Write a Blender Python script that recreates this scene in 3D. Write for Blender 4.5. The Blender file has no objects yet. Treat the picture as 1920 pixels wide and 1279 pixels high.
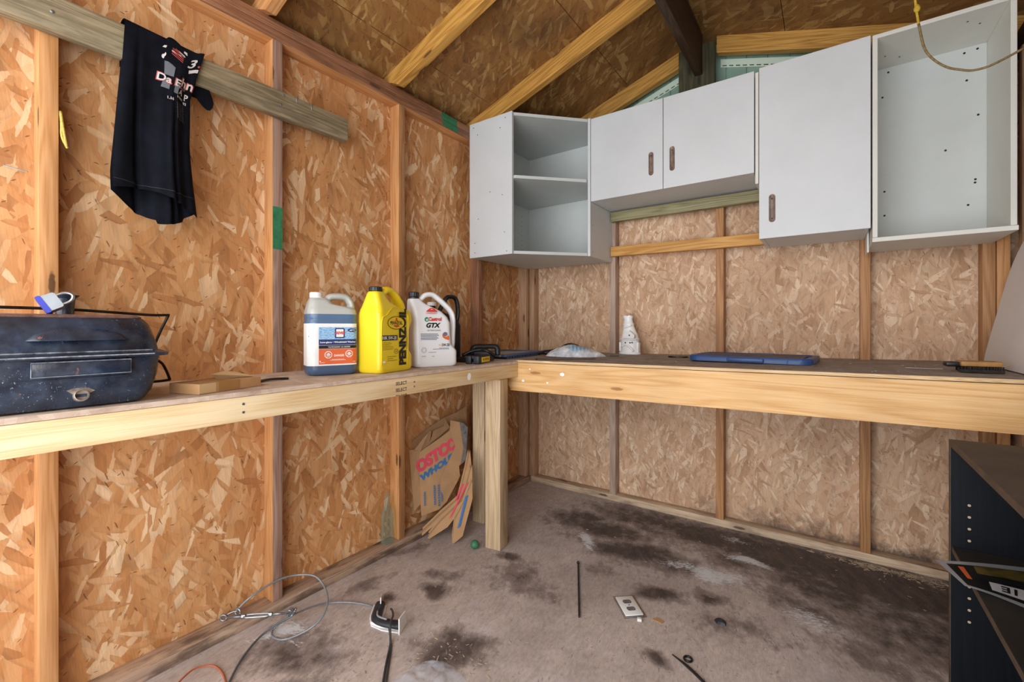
import bpy, bmesh, math, random
from mathutils import Vector, Matrix, noise
R = math.radians
random.seed(7)
scene = bpy.context.scene
COL = scene.collection

# ------------------------------------------------------------------ helpers
def lin(c):
    if isinstance(c, str):
        c = tuple(int(c[i:i+2], 16)/255 for i in (0, 2, 4))
    return tuple((v/12.92 if v <= .04045 else ((v+.055)/1.055)**2.4) for v in c[:3]) + (1,)

class NT:
    def __init__(s, name):
        s.m = bpy.data.materials.new(name); s.m.use_nodes = True
        s.t = s.m.node_tree; s.t.nodes.clear()
        s.out = s.n('ShaderNodeOutputMaterial'); s.b = s.n('ShaderNodeBsdfPrincipled')
        s.l(s.b.outputs[0], s.out.inputs[0])
    def n(s, t, **k):
        x = s.t.nodes.new(t)
        for a, v in k.items(): setattr(x, a, v)
        return x
    def l(s, a, b): s.t.links.new(a, b)
    def put(s, sock, v):
        if isinstance(v, bpy.types.NodeSocket): s.l(v, sock)
        else: sock.default_value = v
    def math(s, op, a, b=0., c=None, clamp=False):
        x = s.n('ShaderNodeMath', operation=op, use_clamp=clamp)
        s.put(x.inputs[0], a); s.put(x.inputs[1], b)
        if c is not None: s.put(x.inputs[2], c)
        return x.outputs[0]
    def mix(s, f, a, b, mode='MIX'):
        x = s.n('ShaderNodeMix', data_type='RGBA', blend_type=mode)
        s.put(x.inputs[0], f); s.put(x.inputs[6], a); s.put(x.inputs[7], b)
        return x.outputs[2]
    def ramp(s, f, stops, interp='LINEAR'):
        x = s.n('ShaderNodeValToRGB'); r = x.color_ramp; r.interpolation = interp
        while len(r.elements) < len(stops): r.elements.new(.5)
        for e, (p, c) in zip(r.elements, stops):
            e.position = p; e.color = c if len(c) == 4 else tuple(c)+(1,)
        s.put(x.inputs[0], f); return x.outputs[0]
    def uv(s): return s.n('ShaderNodeUVMap', uv_map='UVMap').outputs[0]
    def obj(s): return s.n('ShaderNodeTexCoord').outputs['Object']
    def mapping(s, v, rot=0, scale=(1, 1, 1), loc=(0, 0, 0)):
        x = s.n('ShaderNodeMapping', vector_type='TEXTURE' if rot else 'POINT'); s.put(x.inputs[0], v)
        x.inputs['Rotation'].default_value = (0, 0, rot); x.inputs['Scale'].default_value = tuple(1/q for q in scale) if rot else scale
        x.inputs['Location'].default_value = loc; return x.outputs[0]
    def noise(s, v, scale=5, detail=3, rough=.55, dist=0., dim='3D'):
        x = s.n('ShaderNodeTexNoise', noise_dimensions=dim); s.put(x.inputs['Vector'], v)
        x.inputs['Scale'].default_value = scale; x.inputs['Detail'].default_value = detail
        x.inputs['Roughness'].default_value = rough; x.inputs['Distortion'].default_value = dist
        return x.outputs[0]
    def smooth(s, v, a, b, lo=0., hi=1.):
        x = s.n('ShaderNodeMapRange', interpolation_type='SMOOTHSTEP'); s.put(x.inputs[0], v)
        x.inputs[1].default_value = a; x.inputs[2].default_value = b
        x.inputs[3].default_value = lo; x.inputs[4].default_value = hi; return x.outputs[0]
    def bump(s, h, strength=.3, dist=.002):
        x = s.n('ShaderNodeBump'); x.inputs['Strength'].default_value = strength
        x.inputs['Distance'].default_value = dist; s.put(x.inputs['Height'], h)
        s.l(x.outputs[0], s.b.inputs['Normal'])
    def set(s, col=None, rough=None, metal=None, **k):
        if col is not None: s.put(s.b.inputs['Base Color'], col)
        if rough is not None: s.put(s.b.inputs['Roughness'], rough)
        if metal is not None: s.put(s.b.inputs['Metallic'], metal)
        for a, v in k.items(): s.put(s.b.inputs[a], v)
        return s.m

def osb(name, cols, dark, thr=.55, contrast=1., rot0=0., sc=1., extra=None, grime=.0, rough=.75, spots=.985):
    """oriented strand board: layers of long flakes, each voronoi cell one flake"""
    s = NT(name); uv = s.uv()
    wob = s.n('ShaderNodeTexNoise', noise_dimensions='2D'); s.l(uv, wob.inputs['Vector'])
    wob.inputs['Scale'].default_value = 26*sc; wob.inputs['Detail'].default_value = 4; wob.inputs['Roughness'].default_value = .7
    w = s.n('ShaderNodeVectorMath', operation='MULTIPLY_ADD'); s.l(wob.outputs[1], w.inputs[0])
    w.inputs[1].default_value = (.007, .007, 0); s.l(uv, w.inputs[2]); uv2 = w.outputs[0]
    L = [lin(c) for c in cols]
    base = s.ramp(s.noise(s.mapping(uv, rot0, (16*sc, 5*sc, 1)), 1, 4, .6), [(.35, L[1]), (.6, L[1]), (.75, L[2])])
    hgt = None; col = base
    lay = [(.45, 24, 7, .35), (-.30, 26, 7, .42), (.05, 32, 7.5, .5), (-.78, 36, 10, .72), (.62, 70, 15, .76), (-.2, 85, 15, .78), (1.2, 60, 15, .90)]
    for i, (a, sx, sy, th) in enumerate(lay):
        mp = s.mapping(uv2, rot0+a, (sx*sc, sy*sc, 1), (i*3.7, i*1.9, 0))
        v = s.n('ShaderNodeTexVoronoi', voronoi_dimensions='2D', feature='F1', distance='CHEBYCHEV' if i % 2 else 'EUCLIDEAN')
        s.l(mp, v.inputs['Vector']); v.inputs['Scale'].default_value = 1; v.inputs['Randomness'].default_value = 1.
        sp = s.n('ShaderNodeSeparateColor'); s.l(v.outputs['Color'], sp.inputs[0])
        m = s.math('GREATER_THAN', sp.outputs[0], th + (thr-.55))
        c = s.ramp(sp.outputs[1], [(0, L[0]), (.22, L[1]), (.72, L[2]), (.97, L[3])])
        e = s.smooth(v.outputs['Distance'], .35, .75, 1., .8)
        ec = s.n('ShaderNodeCombineColor'); [s.l(e, ec.inputs[k]) for k in range(3)]
        c = s.mix(1., c, ec.outputs[0], 'MULTIPLY')
        col = s.mix(s.math('MULTIPLY', m, min(1., .85*contrast)), col, c)
        hh = s.math('MULTIPLY', m, sp.outputs[2]); hgt = hh if hgt is None else s.math('MAXIMUM', s.math('MULTIPLY', hgt, .8), hh)
    g = s.noise(s.mapping(uv2, rot0+.12, (300*sc, 14*sc, 1)), 1, 2, .6)
    col = s.mix(1., col, s.ramp(g, [(.3, (.88, .86, .83)), (.65, (1.05, 1.04, 1.03))]), 'MULTIPLY')
    # dark slivers and gaps
    for a, sx, sy, th in ((.35, 240, 34, .994), (-.95, 300, 70, .992), (1.4, 260, 60, .996)):
        v = s.n('ShaderNodeTexVoronoi', voronoi_dimensions='2D')
        s.l(s.mapping(uv2, rot0+a, (sx*sc, sy*sc, 1), (9, 4, 0)), v.inputs['Vector']); v.inputs['Scale'].default_value = 1
        sp = s.n('ShaderNodeSeparateColor'); s.l(v.outputs['Color'], sp.inputs[0])
        m = s.math('MULTIPLY', s.math('GREATER_THAN', sp.outputs[0], th), s.math('LESS_THAN', v.outputs['Distance'], .38))
        col = s.mix(s.math('MULTIPLY', m, .75), col, lin(dark))
    # broad tone drift
    t = s.noise(uv, 1.6, 2, .5)
    col = s.mix(1., col, s.ramp(t, [(.3, (.86, .83, .8)), (.65, (1.08, 1.07, 1.06))]), 'MULTIPLY')
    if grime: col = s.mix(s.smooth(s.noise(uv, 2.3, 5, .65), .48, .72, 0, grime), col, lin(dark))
    if extra: col = extra(s, col, uv)
    s.bump(hgt, .35, .0012)
    return s.set(col, rough)

def lumber(name, c0, c1, c2, knot='5a3a1c', rings=1., knots=.9, rough=.65, stain=None, stainf=0.):
    s = NT(name); uv = s.uv()
    r = s.n('ShaderNodeObjectInfo').outputs['Random']
    comb = s.n('ShaderNodeCombineXYZ'); s.l(s.math('MULTIPLY', r, 37.), comb.inputs[0]); s.l(s.math('MULTIPLY', r, 11.), comb.inputs[1])
    a = s.n('ShaderNodeVectorMath', operation='ADD'); s.l(uv, a.inputs[0]); s.l(comb.outputs[0], a.inputs[1]); p = a.outputs[0]
    big = s.noise(s.mapping(p, 0, (.8, 12, 1)), 1, 2, .5, .3)
    ringv = s.math('FRACT', s.math('MULTIPLY', big, 14.*rings))
    ringc = s.smooth(s.math('ABSOLUTE', s.math('SUBTRACT', ringv, .5)), .0, .5, 0, 1)
    fine = s.noise(s.mapping(p, 0, (6, 260, 1)), 1, 3, .6)
    mixf = s.math('ADD', s.math('MULTIPLY', ringc, .26), s.math('MULTIPLY', fine, .78))
    col = s.ramp(mixf, [(.28, lin(c0)), (.52, lin(c1)), (.8, lin(c2))])
    v = s.n('ShaderNodeTexVoronoi', voronoi_dimensions='2D'); s.l(s.mapping(p, 0, (2.6, 11, 1)), v.inputs['Vector']); v.inputs['Scale'].default_value = 1
    kn = s.math('ADD', v.outputs['Distance'], s.math('MULTIPLY', s.noise(p, 60, 2), .07))
    sp = s.n('ShaderNodeSeparateColor'); s.l(v.outputs['Color'], sp.inputs[0])
    has = s.math('GREATER_THAN', sp.outputs[0], .62)
    col = s.mix(s.math('MULTIPLY', s.math('MULTIPLY', s.smooth(kn, .24, .1), has), knots*.55), col, lin(c0))
    col = s.mix(s.math('MULTIPLY', s.math('MULTIPLY', s.smooth(kn, .13, .09), has), knots), col, lin(knot))
    t = s.noise(p, 2.2, 3)
    col = s.mix(1., col, s.ramp(t, [(.3, (.84, .82, .8)), (.7, (1.08, 1.07, 1.05))]), 'MULTIPLY')
    if stain: col = s.mix(s.smooth(s.noise(s.mapping(p, 0, (1.5, 5, 1)), 3, 5, .65), .45, .65, 0, stainf), col, lin(stain))
    s.bump(mixf, .25, .001)
    return s.set(col, rough)

def plain(name, c, rough=.5, metal=0., var=.06, scale=8., bump=0., **k):
    s = NT(name); col = lin(c); o = s.obj()
    f = s.noise(o, scale, 4, .6)
    cc = s.mix(1., col, s.ramp(f, [(.3, (1-var*2,)*3), (.7, (1+var,)*3)]), 'MULTIPLY')
    if bump: s.bump(s.noise(o, scale*8, 3), bump, .001)
    return s.set(cc, rough, metal, **k)

# ---------- mesh builders
def box(bm, x0, x1, y0, y1, z0, z1, bev=0., M=None):
    vs = [bm.verts.new((x, y, z)) for x in (x0, x1) for y in (y0, y1) for z in (z0, z1)]
    fs = [(0, 1, 3, 2), (4, 6, 7, 5), (0, 4, 5, 1), (2, 3, 7, 6), (0, 2, 6, 4), (1, 5, 7, 3)]
    fc = [bm.faces.new([vs[i] for i in f]) for f in fs]
    if bev:
        es = list({e for f in fc for e in f.edges})
        r = bmesh.ops.bevel(bm, geom=es, offset=bev, segments=2, affect='EDGES', profile=.5)
        vs = list({v for f in r['faces'] for v in f.verts} | {v for v in vs if v.is_valid})
    if M is not None:
        for v in vs: v.co = M @ v.co
    return vs
def prism(bm, poly, z0, z1, M=None):
    a = [bm.verts.new((x, y, z0)) for x, y in poly]; b = [bm.verts.new((x, y, z1)) for x, y in poly]
    n = len(poly); bm.faces.new(a[::-1]); bm.faces.new(b)
    for i in range(n): bm.faces.new((a[i], a[(i+1) % n], b[(i+1) % n], b[i]))
    if M is not None:
        for v in a+b: v.co = M @ v.co
    return a+b
def loft(bm, rings, cap=True):
    R_ = [[bm.verts.new(p) for p in r] for r in rings]; n = len(R_[0])
    for a, b in zip(R_, R_[1:]):
        for i in range(n): bm.faces.new((a[i], a[(i+1) % n], b[(i+1) % n], b[i]))
    if cap: bm.faces.new(R_[0][::-1]); bm.faces.new(R_[-1])
    return R_
def catmull(pts, k=8):
    P = [Vector(p) for p in pts]; P = [P[0]*2-P[1]] + P + [P[-1]*2-P[-2]]; out = []
    for i in range(1, len(P)-2):
        for j in range(k):
            t = j/k; a, b, c, d = P[i-1:i+3]
            out.append(.5*((2*b)+(c-a)*t+(2*a-5*b+4*c-d)*t*t+(3*b-a-3*c+d)*t**3))
    out.append(P[-2]); return out
def tube(bm, pts, r, seg=8, smooth=8, flat=1., rr=None):
    P = catmull(pts, smooth) if smooth else [Vector(p) for p in pts]
    rings = []; up = None
    for i, p in enumerate(P):
        d = (P[min(i+1, len(P)-1)]-P[max(i-1, 0)]).normalized()
        if up is None: up = Vector((0, 0, 1)) if abs(d.z) < .9 else Vector((1, 0, 0))
        s = d.cross(up).normalized(); u = s.cross(d).normalized(); up = u
        q = r if rr is None else rr(i/(len(P)-1))
        rings.append([p+s*math.cos(2*math.pi*k/seg)*q*flat+u*math.sin(2*math.pi*k/seg)*q for k in range(seg)])
    loft(bm, rings)
def lathe(bm, prof, seg=24, c=(0, 0, 0), M=None):
    rings = [[Vector((c[0]+r*math.cos(2*math.pi*k/seg), c[1]+r*math.sin(2*math.pi*k/seg), c[2]+z)) for k in range(seg)] for r, z in prof]
    if M is not None: rings = [[M @ p for p in r] for r in rings]
    loft(bm, rings)
def rrect(x0, x1, y0, y1, r, k=4):
    r = min(r, (x1-x0)/2-1e-4, (y1-y0)/2-1e-4); out = []
    for cx, cy, a in ((x1-r, y1-r, 0), (x0+r, y1-r, 90), (x0+r, y0+r, 180), (x1-r, y0+r, 270)):
        for j in range(k+1):
            t = R(a+90*j/k); out.append((cx+r*math.cos(t), cy+r*math.sin(t)))
    return out
def BM(): return bmesh.new()
def uvbox(bm, along=None, off=(0, 0)):
    uv = bm.loops.layers.uv.new('UVMap')
    for f in bm.faces:
        n = f.normal; k = max(range(3), key=lambda i: abs(n[i]))
        if along is None: a, b = [(1, 2), (0, 2), (0, 1)][k]
        else:
            rest = [i for i in range(3) if i != k]
            a = along if along in rest else rest[0]; b = [i for i in rest if i != a][0]
        for l in f.loops:
            c = l.vert.co; l[uv].uv = (c[a]+off[0], c[b]+off[1]+k*.37)
def obj(name, bm, m, parent=None, smooth=False, along=None, label=None, cat=None, kind=None, group=None, uvoff=(0, 0), norm=True):
    if norm: bmesh.ops.recalc_face_normals(bm, faces=bm.faces)
    bm.normal_update()
    if not bm.loops.layers.uv: uvbox(bm, along, uvoff)
    me = bpy.data.meshes.new(name); bm.to_mesh(me); bm.free()
    for mm in (m if isinstance(m, list) else [m]): me.materials.append(mm)
    if smooth:
        me.polygons.foreach_set('use_smooth', [True]*len(me.polygons))
        if smooth != 'all':
            me.set_sharp_from_angle(angle=R(smooth if smooth is not True else 35))
    o = bpy.data.objects.new(name, me); COL.objects.link(o)
    if parent: o.parent = parent
    tag(o, label, cat, kind, group); return o
def tag(o, label=None, cat=None, kind=None, group=None):
    if label: o['label'] = label
    if cat: o['category'] = cat
    if kind: o['kind'] = kind
    if group: o['group'] = group
def thing(name, label, cat, loc=(0, 0, 0), rz=0., group=None):
    o = bpy.data.objects.new(name, None); COL.objects.link(o); o.location = loc; o.rotation_euler = (0, 0, rz)
    o.empty_display_size = .05; tag(o, label, cat, None, group); return o
def remesh(bm, voxel, it=6, fac=.5):
    me = bpy.data.meshes.new('t'); bm.to_mesh(me); bm.free()
    o = bpy.data.objects.new('t', me); COL.objects.link(o)
    md = o.modifiers.new('r', 'REMESH'); md.mode = 'VOXEL'; md.voxel_size = voxel
    sm = o.modifiers.new('s', 'SMOOTH'); sm.iterations = it; sm.factor = fac
    dg = bpy.context.evaluated_depsgraph_get(); e = o.evaluated_get(dg)
    out = bmesh.new(); out.from_mesh(e.to_mesh()); e.to_mesh_clear()
    bpy.data.objects.remove(o); bpy.data.meshes.remove(me); return out
def text_bm(body, size=1., bold=0., align='CENTER', shear=0., width=None, height=None):
    c = bpy.data.curves.new('t', 'FONT'); c.body = body; c.size = size; c.align_x = align; c.align_y = 'CENTER'
    c.offset = bold*size; c.shear = shear; c.resolution_u = 3
    o = bpy.data.objects.new('t', c); COL.objects.link(o)
    dg = bpy.context.evaluated_depsgraph_get(); e = o.evaluated_get(dg); me = e.to_mesh()
    bm = bmesh.new(); bm.from_mesh(me); e.to_mesh_clear(); bpy.data.objects.remove(o); bpy.data.curves.remove(c)
    xs = [v.co.x for v in bm.verts]; ys = [v.co.y for v in bm.verts]
    cx, cy = (min(xs)+max(xs))/2, (min(ys)+max(ys))/2
    sx = width/(max(xs)-min(xs)) if width else 1; sy = height/(max(ys)-min(ys)) if height else (sx if width else 1)
    if height and not width: sx = sy
    for v in bm.verts: v.co = Vector(((v.co.x-(cx if align == 'CENTER' else min(xs)))*sx, (v.co.y-cy)*sy, 0))
    return bm
def wrapbm(bm, f, rot=0., at=(0, 0), cut=None):
    """lay flat lettering or shapes onto a surface f(s, t) -> point"""
    if cut: bmesh.ops.subdivide_edges(bm, edges=bm.edges, cuts=cut)
    c, s = math.cos(rot), math.sin(rot)
    for v in bm.verts:
        x, y = v.co.x, v.co.y; v.co = f(at[0]+c*x-s*y, at[1]+s*x+c*y)
    return bm
def flat(poly):
    bm = BM(); bm.faces.new([bm.verts.new((x, y, 0)) for x, y in poly]); return bm
def gridpatch(f, s0, s1, t0, t1, ns=12, nt=2):
    bm = BM(); V = [[bm.verts.new(f(s0+(s1-s0)*i/ns, t0+(t1-t0)*j/nt)) for j in range(nt+1)] for i in range(ns+1)]
    for i in range(ns):
        for j in range(nt): bm.faces.new((V[i][j], V[i+1][j], V[i+1][j+1], V[i][j+1]))
    return bm
def ell(cx, cy, rx, ry, k=24, a0=0): return [(cx+rx*math.cos(2*math.pi*i/k+a0), cy+ry*math.sin(2*math.pi*i/k+a0)) for i in range(k)]
def join(dst, src):
    me = bpy.data.meshes.new('t'); src.to_mesh(me); src.free(); dst.from_mesh(me); bpy.data.meshes.remove(me)

# ------------------------------------------------------------------ materials
OSB_L = osb('strand_board_orange', ['aa7240', 'c28a54', 'd09e6a', 'eacda6'], '5a3418', thr=.58, sc=.95)
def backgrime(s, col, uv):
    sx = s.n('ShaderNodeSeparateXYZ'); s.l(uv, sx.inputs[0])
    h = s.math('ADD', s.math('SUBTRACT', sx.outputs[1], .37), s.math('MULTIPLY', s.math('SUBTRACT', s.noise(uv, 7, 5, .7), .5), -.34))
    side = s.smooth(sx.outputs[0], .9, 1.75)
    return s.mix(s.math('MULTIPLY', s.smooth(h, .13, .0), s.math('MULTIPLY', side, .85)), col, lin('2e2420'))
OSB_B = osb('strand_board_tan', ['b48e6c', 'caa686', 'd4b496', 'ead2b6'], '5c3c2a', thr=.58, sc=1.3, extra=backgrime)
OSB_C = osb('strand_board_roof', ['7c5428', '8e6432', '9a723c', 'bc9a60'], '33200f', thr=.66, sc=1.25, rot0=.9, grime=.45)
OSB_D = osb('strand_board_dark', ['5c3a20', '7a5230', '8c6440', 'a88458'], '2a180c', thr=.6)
PINE_O = lumber('pine_orange', 'b47c46', 'ca925c', 'd6a472', rings=.8)
PINE_P = lumber('pine_stud_tan', 'a27a58', 'b99474', 'c8a684')
PINE_T = lumber('pine_ledger_yellow', 'b47c38', 'cf9a52', 'dfb270')
PINE_B2 = lumber('pine_bench_front_back', 'c8995e', 'd8ae76', 'e2bf8c', knot='9a6c3c', rings=.55)
PINE_B = lumber('pine_bench_front', 'd8b684', 'e8d0a4', 'f0deba', knot='7e5630', rings=.55)
PINE_G = lumber('pine_weathered_green', '77704c', '8f8a66', 'a7a07c', knot='4c4630')
PINE_W = lumber('pine_weathered_grey', '76694f', '93866a', 'a99c80', knot='46402e', stain='4e4836', stainf=.5)
PINE_PT = lumber('pine_treated_post', 'ac9474', 'c4ac8a', 'd4c0a0', knot='7c5a3c')
PINE_R = lumber('pine_rafter_gold', '9a6a28', 'bf8e40', 'd4a858', knot='4a3214')
PINE_D = lumber('pine_dark', '2c1e10', '3d2b18', '4e3a22', knot='1c120a')
PINE_PL = lumber('pine_plate_red', '7c5236', '99694a', 'b08262', knot='46301e', stain='5c4436', stainf=.5)
PINE_SP = lumber('sole_plate_stained', '9a8070', 'b49a84', 'c4ac94', knot='4c3626', stain='4c3a30', stainf=.8)
PINE_SB = lumber('sole_plate_back', 'b49a80', 'ccb498', 'd8c4aa', knot='5c4630', stain='5a4a3c', stainf=.45)
PINE_WP = lumber('pine_weathered_purple', '84685a', '9c7e6e', 'b0907c')
PINE_WB = lumber('pine_weathered_brown', '9a6c44', 'b28254', 'c29468')
PINE_PK = lumber('pine_pinkish', 'a08878', 'b8a090', 'cab4a2')
EDGE = lumber('board_edge_raw', 'b49468', 'cfb184', 'e0c8a0', knots=.4, rings=3)
WHITE = plain('cabinet_melamine', 'cfd4d6', .42, var=.035, scale=3.)
WHITE2 = plain('cabinet_edge_band', 'd8d8d0', .5, var=.03, scale=5.)
WHITEIN = plain('cabinet_inner_melamine', 'c6cbc8', .5, var=.04, scale=3.)
BLACKDOT = plain('dark_hole', '1c1a18', .7)
BRONZE = plain('handle_bronze', '7c6658', .5, .1, var=.25, scale=40)
BRONZED = plain('handle_recess_dark', '3a2e28', .6, .2, var=.2, scale=40)
GREEN_SID = plain('siding_green', '8aa898', .5, var=.06)
GREEN_TRIM = plain('siding_trim_pale', 'd4e6d4', .5, var=.03)
GPAINT = plain('green_paint', '2f7a52', .7, var=.2, scale=30)
METAL = plain('galvanised_steel', '9aa0a4', .38, .8, var=.15, scale=60)
CABLEM = plain('cable_grey', '8d9398', .45, .35, var=.1, scale=60)
BLACKP = plain('black_plastic', '17191c', .42, var=.2, scale=20)
RUBBER = plain('black_rubber', '2a2d33', .5, var=.2, scale=40)
WHITEP = plain('white_plastic', 'e8e8e6', .45, var=.03)
INKB = plain('ink_black', '151515', .5); INKR = plain('ink_red', 'cf3a30', .5); INKW = plain('ink_white', 'f1f1ef', .5)
INKN = plain('ink_navy', '20336e', .5); INKO = plain('ink_orange', 'e0693a', .5); INKG = plain('ink_grey', '8b8d92', .5)
INKGR = plain('ink_green', '2b8a5e', .5); INKY = plain('ink_yellow', 'f1cf22', .45); INKBL = plain('ink_light_blue', '6aa3cf', .5, var=.2, scale=60)
CAPB = plain('cap_dark', '23272f', .4, var=.15)

def counter_mat(name, c0, c1, c2):
    s = NT(name); uv = s.uv()
    a = s.noise(s.mapping(uv, 0, (1, 1, 1)), 9, 6, .7); b = s.noise(s.mapping(uv, .1, (12, 150, 1)), 1, 3, .6)
    c = s.ramp(s.math('ADD', s.math('MULTIPLY', a, .7), s.math('MULTIPLY', b, .3)), [(.34, lin(c0)), (.5, lin(c1)), (.68, lin(c2))])
    v = s.n('ShaderNodeTexVoronoi', voronoi_dimensions='2D'); s.l(s.mapping(uv, .3, (60, 25, 1)), v.inputs['Vector']); v.inputs['Scale'].default_value = 1
    sp = s.n('ShaderNodeSeparateColor'); s.l(v.outputs['Color'], sp.inputs[0])
    c = s.mix(s.math('MULTIPLY', s.math('GREATER_THAN', sp.outputs[0], .8), .35), c, lin(c2))
    c = s.mix(s.smooth(s.noise(uv, 120, 2), .7, .74, 0, .8), c, lin('efeae0'))
    return s.set(c, .8)
TOP_L = counter_mat('bench_board_pale', 'a08878', 'c2ab98', 'd8c6b2')
TOP_B = counter_mat('bench_board_brown', '766860', '94857a', 'ad9f94')

def floor_mat():
    def ex(s, col, uv):
        a = s.n('ShaderNodeAttribute', attribute_name='stain').outputs['Fac']
        w = s.n('ShaderNodeAttribute', attribute_name='powder').outputs['Fac']
        g = s.noise(uv, 1.5, 6, .65)
        col = s.mix(s.smooth(g, .4, .66, 0, .6), col, lin('92867f'))
        col = s.mix(s.smooth(s.noise(uv, 5., 6, .7), .52, .7, 0, .6), col, lin('c4bdbe'))
        nz = s.noise(uv, 14, 6, .68); nz2 = s.noise(s.mapping(uv, .5, (30, 8, 1)), 1, 5, .7)
        soft = s.math('ADD', a, s.math('MULTIPLY', s.math('SUBTRACT', nz, .5), 1.25))
        soft = s.math('ADD', soft, s.math('MULTIPLY', s.math('SUBTRACT', nz2, .5), .7))
        col = s.mix(s.smooth(soft, .18, .55, 0, .6), col, lin('5a4c46'))
        col = s.mix(s.smooth(soft, .5, .85, 0, .8), col, s.mix(s.smooth(nz2, .4, .65), lin('2c2422'), lin('54463e')))
        col = s.mix(1., col, s.ramp(s.noise(s.mapping(uv, .35, (90, 38, 1)), 1, 4, .7), [(.32, (.84, .82, .81)), (.62, (1.06, 1.05, 1.05))]), 'MULTIPLY')
        pw = s.math('ADD', w, s.math('MULTIPLY', s.math('SUBTRACT', s.noise(s.mapping(uv, .4, (40, 110, 1)), 1, 6, .85), .5), 1.9))
        col = s.mix(s.smooth(pw, .5, .72, 0, .9), col, lin('dcdfe2'))
        col = s.mix(s.smooth(s.noise(uv, 170, 2), .71, .75, 0, .7), col, lin('d8d2c6'))
        return col
    return osb('floor_weathered_board', ['b2a8a4', 'c6bcb8', 'd0c7c2', 'dad0ca'], '5a504c', thr=.6, contrast=.45, extra=ex, rough=.8, sc=1.3)
FLOOR = floor_mat()

# ------------------------------------------------------------------ room shell
W = 2.42; YF = -3.35; RX = 1.184; RZ = 2.648; SL = .333; SR = -.306
def sL(x): return 2.254+SL*x
def sR(x): return RZ+.008+SR*(x-RX)
def struct(name, bm, m, along=None, uvoff=(0, 0)): return obj(name, bm, m, None, along=along, kind='structure', uvoff=uvoff)

# floor as a fine grid that carries its stains
bm = BM(); nx, ny = 170, 232
stains = [(.62, -.40, .16, .10, .3, .8), (.80, -.45, .2, .11, .2, .9), (1.02, -.60, .20, .09, .1, .95), (1.18, -.60, .14, .08, .2, .75), (.95, -.20, .3, .13, 0, .8),
 (1.25, -.22, .35, .14, 0, .95), (1.6, -.22, .35, .17, 0, 1.0), (1.95, -.24, .32, .2, 0, 1.05), (1.75, -.42, .35, .14, -.2, .8), (2.0, -.55, .25, .2, 0, .7), (2.2, -.4, .2, .3, 0, .8), (1.45, -.38, .2, .08, 0, .7), (1.65, -.62, .2, .07, -.3, .6),
 (1.20, -.85, .075, .045, .3, 1.05), (1.38, -.75, .05, .035, 0, .95), (.68, -1.1, .12, .10, .2, .62), (.85, -1.12, .06, .05, .2, .55), (.48, -1.35, .05, .04, 0, .9), (.40, -1.25, .09, .05, .3, .6), (.31, -1.5, .03, .025, 0, .8),
 (.73, -1.56, .11, .07, .5, .85), (.33, -1.86, .14, .10, .3, .75), (1.32, -1.21, .045, .03, .2, .8), (.55, -.97, .05, .025, 0, .85), (.73, -.40, .05, .04, 0, .5), (1.5, -.9, .2, .07, .2, .45), (.2, -1.5, .12, .03, 1.3, .5), (.12, -1.2, .1, .04, 1.3, .6), (1.9, -.8, .2, .1, 0, .5), (.95, -.82, .08, .05, 0, .45), (1.15, -1.5, .05, .03, 0, .6), (.5, -1.95, .1, .06, 0, .6)]
powder = [(.77, -.60, .08, .025, -.5, .85), (.80, -.66, .06, .02, -.6, .8), (1.35, -.58, .12, .08, .3, .82), (1.22, -.58, .09, .05, .3, .68), (1.46, -.37, .09, .035, .1, .82), (1.35, -.19, .06, .03, 0, .6), (1.7, -.7, .09, .06, 0, .6), (1.80, -.72, .06, .04, 0, .5), (.19, -1.85, .09, .03, .9, .8), (1.9, -.95, .08, .04, 0, .45), (.28, -1.84, .06, .02, .5, .6), (.95, -.35, .1, .05, 0, .35)]
def blobs(L, x, y):
    v = 0.
    for cx, cy, rx, ry, a, st in L:
        dx, dy = x-cx, y-cy; c, s = math.cos(a), math.sin(a)
        d = ((dx*c+dy*s)/rx)**2+((-dx*s+dy*c)/ry)**2
        if d < 4: v = max(v, st*math.exp(-d*.55) if d > 1 else st*(1-.42*d))
    return v
sl_ = bm.verts.layers.float.new('stain'); pl_ = bm.verts.layers.float.new('powder')
G = []
for i in range(nx+1):
    row = []
    for j in range(ny+1):
        x = W*i/nx; y = YF*j/ny; v = bm.verts.new((x, y, 0))
        wx = x+.05*noise.noise((x*7, y*7, 0)); wy = y+.05*noise.noise((x*7, y*7, 5))
        v[sl_] = blobs(stains, wx, wy); v[pl_] = blobs(powder, wx, wy); row.append(v)
    G.append(row)
for i in range(nx):
    for j in range(ny): bm.faces.new((G[i][j], G[i][j+1], G[i+1][j+1], G[i+1][j]))
struct('floor', bm, FLOOR)
bm = BM(); box(bm, -.05, 2.5, YF, .05, -.06, -.004); struct('floor_base', bm, PINE_D)

bm = BM(); box(bm, -.012, 0, YF, .012, 0, 2.25); struct('wall_left', bm, OSB_L)
bm = BM(); box(bm, 0, W, 0, .012, 0, 2.215); struct('wall_back', bm, OSB_B, uvoff=(0, 0))
bm = BM(); box(bm, W, W+.012, YF, .012, 0, 2.27); struct('wall_right', bm, OSB_D)
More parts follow.
